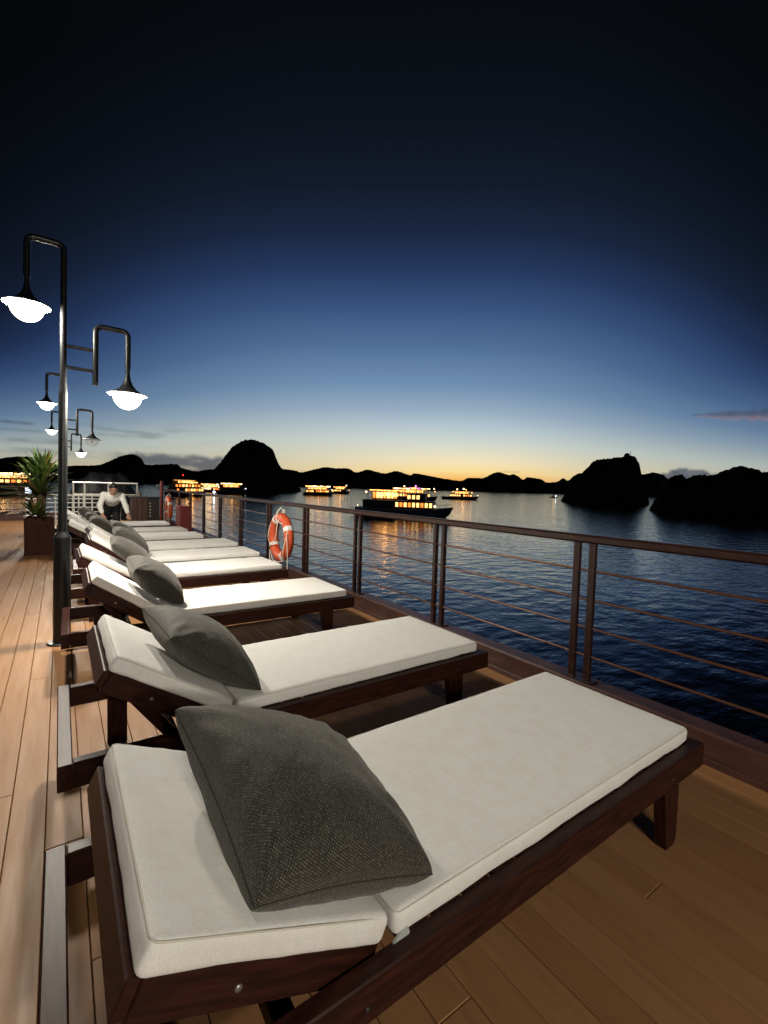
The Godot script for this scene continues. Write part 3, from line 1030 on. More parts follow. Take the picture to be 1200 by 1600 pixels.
# decks: [x0, x1, floor, height, beam, kind]; kind "rooms" has lit windows, "open" has posts under a roof, "bare" is a dark block
func boat(label: String, at: Vector3, turn: float, L: float, B: float, H: float, decks: Array, opt: Dictionary) -> void:
	var o := thing(opt.get("called", "cruise_boat"), label, "boat", at, "boats at anchor in the bay")
	o.rotation.y = turn
	var st := new_st()
	hull(st, L, B, H)
	put(o, "hull", st.commit(), opt.get("hull", M.boat_dark))
	var wall: Material = opt.get("wall", M.boat_wood)
	for d in decks:
		var x0: float = d[0]
		var x1: float = d[1]
		var y: float = d[2]
		var h: float = d[3]
		var b: float = d[4]
		var cx := (x0 + x1) / 2
		st = new_st()
		box(st, Vector3(cx, y + h + 0.06, 0), Vector3(x1 - x0 + 1.0, 0.12, b + 0.7), 0.03)
		put(o, "deck_roof", st.commit(), opt.get("roof", wall))
		if d[5] == "open":
			var n := int((x1 - x0) / 2.2)
			for i in n + 1:
				for s in [-1.0, 1.0]:
					st = new_st()
					box(st, Vector3(lerpf(x0, x1, float(i) / n), y + h / 2, s * (b / 2 - 0.1)), Vector3(0.12, h - 0.01, 0.12), 0.0)
					put(o, "post", st.commit(), wall)
			for s in [-1.0, 1.0]:
				st = new_st()
				for yy in [0.45, 0.9]:
					box(st, Vector3(cx, y + yy, s * (b / 2 - 0.1)), Vector3(x1 - x0, 0.06, 0.05), 0.0)
				put(o, "guard_rail", st.commit(), wall)
			# lamps under the roof
			var m := int((x1 - x0) / 1.5)
			for i in m:
				st = new_st()
				box(st, Vector3(x0 + (i + 0.5) * (x1 - x0) / m, y + h - 0.12, 0.0), Vector3(0.8, 0.10, b * 0.75), 0.0)
				put(o, "ceiling_light", st.commit(), d[6] if d.size() > 6 else M.light_strip_warm)
			# the lit back wall of the saloon at the middle
			st = new_st()
			box(st, Vector3(cx, y + (h - 0.2) / 2, 0), Vector3((x1 - x0) * 0.8, h - 0.21, b * 0.3), 0.0)
			put(o, "saloon", st.commit(), M.boat_wood)
			var wn := int((x1 - x0) * 0.8 / 1.1)
			for i in wn:
				for s in [-1.0, 1.0]:
					st = new_st()
					box(st, Vector3(cx + ((i + 0.5) / wn - 0.5) * (x1 - x0) * 0.8, y + h * 0.45, s * (b * 0.15 + 0.02)), Vector3(0.85, h * 0.62, 0.05), 0.0)
					put(o, "window", st.commit(), M.window_warm if (i * 7 + int(h * 10.0)) % 3 else M.window_amber)
		else:
			st = new_st()
			box(st, Vector3(cx, y + h / 2, 0), Vector3(x1 - x0, h - 0.004, b), 0.0)
			put(o, "cabin", st.commit(), wall)
			if d[5] == "rooms":
				var pitch: float = d[6] if d.size() > 6 else 1.5
				var n := int((x1 - x0 - 0.4) / pitch)
				for i in n:
					var lit := rng.randf()
					if lit < 0.12:
						continue
					var wx := x0 + (i + 0.5) * (x1 - x0) / n
					for s in [-1.0, 1.0]:
						st = new_st()
						box(st, Vector3(wx, y + h * 0.52, s * (b / 2 + 0.02)), Vector3(pitch * 0.72, h * 0.58, 0.05), 0.0)
						put(o, "window", st.commit(), M.window_warm if lit > 0.4 else M.window_amber)
	for s in opt.get("strips", []):
		# a string of lamps of uneven length
		var x: float = s[0]
		var th: float = s[5] if s.size() > 5 else 0.22
		while x < s[1]:
			var ln := minf(rng.randf_range(0.5, 2.4), s[1] - x)
			st = new_st()
			box(st, Vector3(x + ln / 2, s[2] + rng.randf_range(-0.12, 0.12), s[3]), Vector3(ln, th * rng.randf_range(0.55, 1.1), 0.12), 0.0)
			put(o, "light_strip", st.commit(), s[4] if rng.randf() < 0.75 else M.light_strip_warm)
			x += ln + rng.randf_range(0.1, 0.6)
	for p in opt.get("lamps", []):
		st = new_st()
		lathe(st, [Vector2(0.001, -p[2]), Vector2(p[2] * 0.7, -p[2] * 0.7), Vector2(p[2], 0), Vector2(p[2] * 0.7, p[2] * 0.7), Vector2(0.001, p[2])], Vector3(p[0], p[1], p[4] if p.size() > 4 else 0.0), 8)
		put(o, "deck_light", st.commit(), p[3])
	# rubbing strake, bow rail and stern platform
	st = new_st()
	for s in [-1.0, 1.0]:
		box(st, Vector3(-L * 0.16, H * 0.93, s * (B * 0.5 + 0.03)), Vector3(L * 0.62, 0.14, 0.1), 0.0)
	put(o, "strake", st.commit(), M.boat_white)
	st = new_st()
	box(st, Vector3(-L / 2 - 0.9, H * 0.55, 0), Vector3(2.2, 0.16, B * 0.8), 0.0)
	for k in 4:
		box(st, Vector3(-L / 2 - 1.9 + k * 0.6, H * 0.55 + 0.58, B * 0.38), Vector3(0.07, 1.0, 0.07), 0.0)
	box(st, Vector3(-L / 2 - 1.0, H * 0.55 + 1.1, B * 0.38), Vector3(2.0, 0.07, 0.07), 0.0)
	put(o, "stern_platform", st.commit(), M.boat_dark)
	st = new_st()
	for s in [-1.0, 1.0]:
		var bow := []
		for k in 7:
			var t := 0.62 + 0.36 * k / 6.0
			var hb := B / 2.0 * sqrt(maxf(0.0, 1.0 - pow((t - 0.62) / 0.38, 2.2)))
			var top := H * (1.0 + 0.42 * pow(maxf(0.0, t - 0.55) / 0.45, 2.0))
			bow.append(Vector3(-L / 2 + L * t, top + 0.9, s * (hb - 0.08)))
			tube(st, [bow[-1] - Vector3(0, 0.95, 0), bow[-1]], 0.03, 5)
		tube(st, bow, 0.04, 5)
	put(o, "bow_rail", st.commit(), M.boat_white)
	if opt.has("mast"):
		st = new_st()
		var mp: Vector2 = opt.mast
		tube(st, [Vector3(mp.x, mp.y, 0), Vector3(mp.x, mp.y + 2.6, 0)], [0.10, 0.05], 6)
		box(st, Vector3(mp.x, mp.y + 1.7, 0), Vector3(0.08, 0.08, 1.6), 0.0)
		put(o, "mast", st.commit(), M.boat_dark)
	var l := OmniLight3D.new()
	l.name = "boat_light"
	l.light_color = Color(1.0, 0.72, 0.4)
	l.light_energy = opt.get("energy", 4.0)
	l.light_size = 0.5
	l.omni_range = 60.0
	l.omni_attenuation = 2.0
	l.shadow_enabled = true
	o.add_child(l, true)
	var last: Array = decks[-1]
	l.position = Vector3((last[0] + last[1]) / 2 + 0.6, last[2] + last[3] * 0.72, last[4] * 0.36) if last[5] == "open" else Vector3(0, last[2] + last[3] + 1.2, B * 0.5 + 1.0)

# ------------------------------------------------------------------ islands: a crest line (x, height, z) swept into a rugged mass of real depth
func island(crest: Array, depth: float, sd: int, label: String, rough: float, steep: float) -> void:
	var fine := []
	for i in crest.size() - 1:
		var p0: Vector3 = crest[maxi(i - 1, 0)]
		var p3: Vector3 = crest[mini(i + 2, crest.size() - 1)]
		for k in 8:
			var q: Vector3 = crest[i].cubic_interpolate(crest[i + 1], p0, p3, k / 8.0)
			fine.append(q)
	fine.append(crest[-1])
	var nz := noise(1.0, 4, sd)
	var tall := 1.0
	for p in fine: tall = maxf(tall, p.y)
	var cols := fine.size()
	var R := 22
	var across: Vector3 = (fine[-1] - fine[0])
	across.y = 0
	across = across.normalized().cross(Vector3.UP)
	var st := new_st()
	st.set_smooth_group(0)
	var g := []
	for i in cols:
		var p: Vector3 = fine[i]
		var row := []
		for j in R + 1:
			var t := float(j) / R * 2.0 - 1.0
			var h := p.y * pow(maxf(0.0, 1.0 - absf(t * t * t)), steep)
			var q := Vector3(p.x, 0, p.z) + across * t * depth * sqrt(clampf(p.y / tall, 0.02, 1.0))
			var w := nz.get_noise_3d(q.x / depth * 2.2, q.z / depth * 2.2, 0.0) * rough
			var w2 := nz.get_noise_3d(q.x / depth * 9.0, q.z / depth * 9.0, 7.0) * rough * 0.35
			var crest_keep := smoothstep(0.0, 0.35, absf(t))
			h = h * (1.0 - (rough * 0.55 + w) * crest_keep * 0.8 - absf(w2) * (0.3 + crest_keep)) + nz.get_noise_2d(i * 1.7, j * 0.5) * tall * 0.03
			row.append(Vector3(q.x, -7.5 + h - (3.0 if absf(t) > 0.99 else 0.0), q.z))
		g.append(row)
	for i in cols - 1:
		for j in R:
			var a: Vector3 = g[i][j]
			var b: Vector3 = g[i + 1][j]
			var c: Vector3 = g[i + 1][j + 1]
			var d: Vector3 = g[i][j + 1]
			var up := (c - a).cross(d - b).y > 0.0
			for v in ([a, d, c, a, c, b] if up else [a, b, c, a, c, d]):
				st.add_vertex(v)
	st.index()
	st.generate_normals()
	var o := struct("island", st.commit(), M.island_scrub, label)
	o.set_meta("category", "island")

# ------------------------------------------------------------------ deck, railing and the things along them
func build_deck() -> void:
	var st := new_st()
	box(st, Vector3(-1.6, -0.14, -9.8), Vector3(9.4, 0.20, 25.0), 0.0)
	var d := struct("deck", st.commit(), M.deck_under, "timber deck of long oiled boards")
	var r := RandomNumberGenerator.new()
	r.seed = 77
	var long := boxmesh(Vector3(0.1195, 0.024, 3.2975), 0.0018)
	var st_far := []
	for k in 6: st_far.append(new_st())
	for c in 70:
		var x := 2.69 - c * 0.1222
		var z := 1.4 + r.randf() * 3.3
		var near := x > -0.75
		while z > -21.0:
			var k := r.randi() % 6
			var zc := z - 1.65
			if near and zc > -13.5:
				put(d, "board", long, M["deck_wood_%d" % k], Vector3(x, -0.012 + r.randf_range(-0.0008, 0.0008), zc))
			else:
				box(st_far[k], Vector3(x, -0.012, zc), Vector3(0.1195, 0.024, 3.2975), 0.0018)
			z -= 3.3
	for k in 6:
		var o := put(d, "board_rest", st_far[k].commit(), M["deck_wood_%d" % k])
		o.set_meta("kind", "stuff")
	# raised steel edge under the railing and the ship's side below it
	st = new_st()
	box(st, Vector3(2.825, 0.075, -8.6), Vector3(0.15, 0.19, 22.0), 0.012)
	box(st, Vector3(2.742, 0.018, -8.6), Vector3(0.014, 0.036, 22.0), 0.003)
	struct("deck_edge", st.commit(), M.curb_paint, "raised dark red edge along the ship's side")
	st = new_st()
	box(st, Vector3(2.93, -4.2, -8.6), Vector3(0.12, 8.3, 22.0), 0.0)
	struct("ship_side", st.commit(), M.hull_paint, "pale side plating of the ship below the deck")
	# far edge on the left
	st = new_st()
	box(st, Vector3(-3.6, 0.06, -18.6), Vector3(6.2, 0.16, 0.12), 0.01)
	struct("deck_edge", st.commit(), M.curb_paint, "raised dark edge at the far end of the deck")

func build_railing() -> void:
	var o := thing("deck_railing", "dark brown metal railing with four thin rods along the ship's side", "railing", Vector3(2.8, 0, -8.0))
	var st := new_st()
	box(st, Vector3(0, 1.1, 0.0), Vector3(0.062, 0.055, 19.0), 0.012)
	put(o, "handrail", st.commit(), M.rail_brown)
	for y in [0.895, 0.705, 0.521, 0.337]:
		st = new_st()
		tube(st, [Vector3(0, y, 9.5), Vector3(0, y, -9.5)], 0.0085, 8)
		put(o, "rod", st.commit(), M.rod_copper)
	var post := boxmesh(Vector3(0.038, 0.905, 0.04), 0.004)
	var foot := boxmesh(Vector3(0.09, 0.008, 0.21), 0.002)
	var spots := [-0.28, -1.68, -3.085, -4.48, -5.855, -7.235, -8.66, -10.06, -11.43, -12.8, -14.2, -15.6, -17.0]
	for z in spots:
		for s in [-0.054, 0.054]:
			put(o, "post", post, M.rail_brown, Vector3(0, 0.6215, z + 8.0 + s))
		put(o, "foot_plate", foot, M.rail_brown, Vector3(0, 0.1742, z + 8.0))
	# railing at the far left
	var q := thing("end_railing", "thin dark railing across the far left end of the deck", "railing", Vector3(-3.6, 0, -18.6))
	st = new_st()
	box(st, Vector3(0, 1.08, 0), Vector3(6.0, 0.05, 0.06), 0.01)
	put(q, "handrail", st.commit(), M.rail_brown)
	for y in [0.36, 0.54, 0.72, 0.9]:
		st = new_st()
		tube(st, [Vector3(-3, y, 0), Vector3(3, y, 0)], 0.012, 6)
		put(q, "rod", st.commit(), M.rail_brown)
	for k in 5:
		put(q, "post", post, M.rail_brown, Vector3(-2.9 + k * 1.45, 0.60, 0))

func build_far_end() -> void:
	# planter and its spiky plant
	var p := thing("planter", "tall square dark brown planter behind the nearest lamp post", "planter", Vector3(-0.31, 0, -10.48))
	var st := new_st()
	for s in [-1.0, 1.0]:
		box(st, Vector3(s * 0.2075, 0.335, 0), Vector3(0.025, 0.67, 0.44), 0.004)
		box(st, Vector3(0, 0.335, s * 0.2075), Vector3(0.39, 0.67, 0.025), 0.004)
	box(st, Vector3(0, 0.02, 0), Vector3(0.39, 0.03, 0.39), 0.0)
	put(p, "box", st.commit(), M.planter_brown)
	st = new_st()
	box(st, Vector3(0, 0.60, 0), Vector3(0.388, 0.04, 0.388), 0.0)
	put(p, "soil", st.commit(), M.soil)
	var pl := thing("spiky_palm", "spiky green palm growing in the brown planter", "plant", Vector3(-0.31, 0.62, -10.48))
	st = new_st()
	tube(st, [Vector3(0, 0, 0), Vector3(0.01, 0.25, 0.01), Vector3(0.0, 0.5, 0.0)], [0.05, 0.042, 0.05], 9)
	tube(st, [Vector3(0.04, 0, -0.06), Vector3(0.08, 0.5, -0.08), Vector3(0.07, 0.78, -0.08)], [0.035, 0.03, 0.035], 8)
	put(pl, "trunk", st.commit(), M.trunk)
	st = new_st()
	var r := RandomNumberGenerator.new()
	r.seed = 5
	for head in [[Vector3(0.0, 0.46, 0.0), 150, 0.66], [Vector3(0.07, 0.80, -0.08), 80, 0.56], [Vector3(-0.06, 0.08, 0.06), 60, 0.36]]:
		for k in head[1]:
			var a := r.randf() * TAU
			var lift := r.randf_range(-0.15, 1.4)
			var L: float = head[2] * r.randf_range(0.7, 1.12)
			var dir := Vector3(cos(a) * cos(lift), sin(lift), sin(a) * cos(lift))
			var side := dir.cross(Vector3.UP).normalized()
			var w := r.randf_range(0.014, 0.024)
			var droop := r.randf_range(0.03, 0.15) * L
			var v := r.randf()
			var col := Color(0.03, 0.062, 0.014).lerp(Color(0.115, 0.15, 0.04), v * v)
			if r.randf() < 0.06: col = Color(0.20, 0.13, 0.05)
			st.set_color(col)
			var prev := []
			for i in 6:
				var t := i / 5.0
				var c: Vector3 = head[0] + dir * (0.03 + L * t) + Vector3(0, -droop * t * t, 0)
				var ww := w * (0.6 + 1.6 * t) * (1.0 - t) * 1.6 + 0.001
				var up := side.cross(dir).normalized()
				var cur := [c - side * ww + up * ww * 0.35, c, c + side * ww + up * ww * 0.35]
				if i:
					quadn(st, [prev[0], cur[0], cur[1], prev[1]], [up, up, up, up])
					quadn(st, [prev[1], cur[1], cur[2], prev[2]], [up, up, up, up])
				prev = cur
	put(pl, "crown", st.commit(), M.leaf)
	# rope-wound white post with a small bright lamp box on top
	var rp := thing("rope_post", "white post wound with rope beside the planter", "post", Vector3(-0.56, 0, -12.6))
	st = new_st()
	lathe(st, [Vector2(0.07, 0.0), Vector2(0.07, 0.02), Vector2(0.032, 0.03), Vector2(0.032, 1.0), Vector2(0.04, 1.02), Vector2(0.001, 1.03)], Vector3.ZERO, 14, true)
	put(rp, "pole", st.commit(), M.bar_dark)
	st = new_st()
	var hx := []
	for k in 150:
		var a := TAU * k / 14.0
		hx.append(Vector3(cos(a) * 0.047, 0.06 + k * 0.0060, sin(a) * 0.047))
	tube(st, hx, 0.017, 6)
	put(rp, "rope", st.commit(), M.white_paint)
	st = new_st()
	box(st, Vector3(0.0, 1.10, 0), Vector3(0.11, 0.14, 0.11), 0.01)
	put(rp, "lantern", st.commit(), M.light_cold)
	# white railings
	var wm: Material = M.white_paint
	var a := thing("white_gate_railing", "low white railing with bars behind the person", "railing", Vector3(0.4, 0, -14.6))
	st = new_st()
	box(st, Vector3(0, 0.945, 0), Vector3(1.96, 0.045, 0.05), 0.008)
	put(a, "top_rail", st.commit(), wm)
	for y in [0.27, 0.39, 0.51, 0.63, 0.75, 0.855]:
		st = new_st()
		tube(st, [Vector3(-0.96, y, 0), Vector3(0.96, y, 0)], 0.011, 6)
		put(a, "bar", st.commit(), wm)
	for x in [-0.955, -0.50, -0.12, 0.0, 0.12, 0.30, 0.62, 0.955]:
		st = new_st()
		var w := 0.06 if x in [-0.12, 0.12] else 0.03
		box(st, Vector3(x, 0.46, 0), Vector3(w, 0.92, 0.032), 0.004)
		put(a, "post", st.commit(), wm)
	var b := thing("white_high_railing", "taller white railing in front of the black tarpaulin", "railing", Vector3(1.16, 0, -16.5))
	for y in [1.275, 0.92]:
		st = new_st()
		tube(st, [Vector3(-0.86, y, 0), Vector3(0.86, y, 0)], 0.022, 8)
		put(b, "rail", st.commit(), wm)
	for x in [-0.84, -0.56, 0.06, 0.84]:
		st = new_st()
		box(st, Vector3(x, 0.63, 0), Vector3(0.045, 1.26, 0.04), 0.005)
		put(b, "post", st.commit(), wm)
	# tarpaulin heap
	var tp := thing("tarpaulin_heap", "black tarpaulin draped over gear at the far end of the deck", "tarpaulin", Vector3(1.26, 0, -18.7))
	st = new_st()
	st.set_smooth_group(0)
	var nz := noise(1.3, 4, 15)
	var g := []
	for i in 41:
		var row := []
		for j in 25:
			var u := i / 40.0 * 2.0 - 1.0
			var v := j / 24.0 * 2.0 - 1.0
			var h := 1.58 * pow(maxf(0.0, (1.0 - pow(absf(u), 3.2)) * (1.0 - pow(absf(v), 3.0))), 0.42)
			var n := nz.get_noise_2d(u * 1.6, v * 1.3)
			var f := sin(u * 14.0 + 3.0 * n) * 0.03
			row.append(Vector3(u * (1.05 + 0.05 * n), maxf(0.004, h * (1.0 + 0.10 * n) + f * minf(h, 1.0)), v * 0.72))
		g.append(row)
	for i in 40:
		for j in 24:
			for v in [g[i][j], g[i + 1][j], g[i + 1][j + 1], g[i][j], g[i + 1][j + 1], g[i][j + 1]]:
				st.add_vertex(v)
	st.index()
	st.generate_normals()
	put(tp, "sheet", st.commit(), M.tarpaulin)
	# service bar
	var br := thing("service_bar", "dark brown bar counter beside the red post", "bar", Vector3(2.08, 0, -15.45))
	for k in 3:
		st = new_st()
		box(st, Vector3(-0.30 + k * 0.135, 0.44, 0.235), Vector3(0.125, 0.86, 0.03), 0.005)
		put(br, "panel", st.commit(), M.bar_wood)
	st = new_st()
	box(st, Vector3(0.0, 0.43, 0.0), Vector3(0.74, 0.86, 0.43), 0.004)
	put(br, "body", st.commit(), M.bar_dark)
	st = new_st()
	box(st, Vector3(0, 0.888, 0), Vector3(0.84, 0.045, 0.54), 0.012)
	put(br, "top", st.commit(), M.counter)
	for k in 5:
		st = new_st()
		lathe(st, [Vector2(0.001, 0.02), Vector2(0.018, 0.016), Vector2(0.02, 0.0)], Vector3.ZERO, 10)
		put(br, "knob", st.commit(), M.white_paint, Vector3(0.115, 0.33 + k * 0.095, 0.216), Basis(Vector3.RIGHT, PI / 2))
	var pot := thing("steel_pot", "small steel pot standing on the bar counter", "pot", Vector3(1.92, 0.9105, -15.4))
	st = new_st()
	lathe(st, [Vector2(0.075, 0.0), Vector2(0.08, 0.10), Vector2(0.084, 0.104), Vector2(0.03, 0.125), Vector2(0.012, 0.15), Vector2(0.001, 0.152)], Vector3.ZERO, 16)
	put(pot, "body", st.commit(), M.bolt)
	var post := thing("red_post", "tall dark red post at the far end of the railing", "post", Vector3(2.70, 0, -16.4))
	st = new_st()
	lathe(st, [Vector2(0.075, 0.0), Vector2(0.075, 0.015), Vector2(0.052, 0.02), Vector2(0.052, 1.36), Vector2(0.046, 1.38), Vector2(0.001, 1.385)], Vector3.ZERO, 18, true)
	put(post, "tube", st.commit(), M.red_dark)
	st = new_st()
	box(st, Vector3(-0.10, 1.24, 0), Vector3(0.12, 0.05, 0.04), 0.006)
	put(post, "cleat", st.commit(), M.bolt)
	var fb := thing("hose_box", "red steel fire hose box standing against the railing", "hose box", Vector3(2.58, 0, -12.55))
	st = new_st()
	box(st, Vector3(0, 0.38, 0), Vector3(0.27, 0.72, 0.52), 0.01)
	put(fb, "cabinet", st.commit(), M.red_dark)
	st = new_st()
	box(st, Vector3(0, 0.752, 0), Vector3(0.30, 0.022, 0.55), 0.006)
	put(fb, "lid", st.commit(), M.red_paint)
	st = new_st()
	box(st, Vector3(-0.142, 0.42, 0.17), Vector3(0.02, 0.06, 0.03), 0.004)
	put(fb, "latch", st.commit(), M.bolt)
	for x in [-0.11, 0.11]:
		for z in [-0.22, 0.22]:
			st = new_st()
			box(st, Vector3(x, 0.01, z), Vector3(0.03, 0.02, 0.03), 0.0)
			put(fb, "foot", st.commit(), M.bar_dark)

# ------------------------------------------------------------------ bay
func build_bay() -> void:
	# water sheet, finer near the ship
	var st := new_st()
	var xs := [-9000.0, -3000.0, -900.0, -300.0, -100.0, 0.0, 100.0, 300.0, 900.0, 3000.0, 9000.0]
	for i in 10:
		for j in 10:
			face(st, Vector3(xs[i], -7.5, xs[j]), Vector3(xs[i + 1], -7.5, xs[j]), Vector3(xs[i + 1], -7.5, xs[j + 1]), Vector3(xs[i], -7.5, xs[j + 1]), Vector3.UP)
	struct("sea", st.commit(), M.sea_water, "dark rippled bay water reflecting the dusk sky")
	var v := func(a: Array) -> Array: return a.map(func(q): return Vector3(q[0], q[1], q[2]))
	island(v.call([[-420, 0, -1430], [-330, 45, -1450], [-250, 60, -1475], [-170, 41, -1490], [-122, 53, -1495], [-84, 60, -1498], [-45, 58, -1499], [2, 40, -1500], [37, 43, -1500], [80, 46, -1498], [104, 54, -1496], [138, 73, -1494], [166, 82, -1491], [189, 73, -1488], [201, 55, -1486], [236, 55, -1481], [281, 59, -1473], [296, 48, -1470], [336, 40, -1462], [382, 48, -1451], [430, 44, -1437], [502, 38, -1413], [540, 0, -1400]]), 90.0, 1, "low hill range on the far left behind the lamp posts", 0.25, 0.6)
	island(v.call([[140, 0, -584], [147, 9.5, -582], [153, 23, -580], [162, 35, -578], [168, 45, -576], [177, 55.3, -573], [189, 62.3, -570], [200, 62.6, -566], [212, 57.3, -561], [220, 50.5, -558], [225, 37, -556], [231, 28, -554], [242, 21, -549], [249, 8, -546], [253, 0, -544]]), 42.0, 2, "tall black dome-shaped karst island left of centre", 0.22, 0.55)
	island(v.call([[800, 0, -2158], [853, 76, -2136], [938, 76, -2100], [969, 68, -2086], [1016, 82, -2064], [1068, 97, -2037], [1110, 95, -2014], [1173, 94, -1978], [1203, 76, -1960], [1249, 91, -1931], [1281, 85.5, -1910], [1326, 76, -1880], [1369, 88.5, -1848], [1425, 71, -1805], [1440, 80, -1793], [1482, 73, -1759], [1537, 60.6, -1711], [1570, 54, -1681], [1615, 49.4, -1638], [1638, 64, -1614], [1687, 65.7, -1563], [1721, 91.6, -1526], [1743, 94, -1501], [1764, 82.5, -1476], [1783, 86, -1453], [1808, 62.5, -1422], [1822, 73.7, -1404], [1858, 64.4, -1355], [1870, 51.3, -1339], [1899, 55.4, -1297], [1913, 72, -1277], [1925, 61, -1258], [1941, 88, -1234], [1964, 88.7, -1197], [2011, 73, -1117], [2068, 91.6, -1006], [2090, 103, -961], [2102, 92.6, -933], [2113, 66, -908], [2125, 0, -880]]), 110.0, 3, "long jagged hill range under the orange glow", 0.25, 0.6)
	island(v.call([[386, 0, -259], [389, 11, -255], [391, 20, -252], [393, 25.5, -249], [395, 26.7, -245], [398, 32, -241], [400, 37.4, -237], [403, 39.5, -232], [407, 40.3, -224], [411, 41.4, -218], [416, 42.5, -209], [417, 38.6, -206], [418, 33.5, -204], [419, 24, -202], [421, 10, -198], [422, 0, -196]]), 19.0, 4, "steep black island with a lookout on its summit", 0.18, 0.5)
	island(v.call([[272, 0, -126], [274, 9, -123], [275, 15, -121], [276, 19, -117], [278, 20, -113], [279, 18, -111], [280, 20, -107], [283, 20, -100], [284, 22.4, -96], [286, 24.7, -89], [288, 23, -83], [289, 21.5, -79], [291, 24, -72], [294, 26.3, -61], [296, 23.7, -46], [298, 15, -33], [299, 0, -26]]), 15.0, 5, "broad black island at the right edge", 0.2, 0.5)
	# lookout on the summit
	var lo := thing("lookout_pavilion", "tiny lookout pavilion with a pole on the steep island's summit", "pavilion", Vector3(413.5, 34.0, -213.5))
	st = new_st()
	box(st, Vector3(0, 0.9, 0), Vector3(3.4, 2.2, 3.4), 0.0)
	put(lo, "house", st.commit(), M.boat_dark)
	st = new_st()
	lathe(st, [Vector2(2.9, 1.9), Vector2(1.2, 3.1), Vector2(0.01, 3.7)], Vector3.ZERO, 4, true)
	put(lo, "roof", st.commit(), M.boat_dark)
	st = new_st()
	tube(st, [Vector3(0.8, 0, 2.6), Vector3(0.8, 5.4, 2.6)], 0.16, 6)
	put(lo, "pole", st.commit(), M.boat_dark)

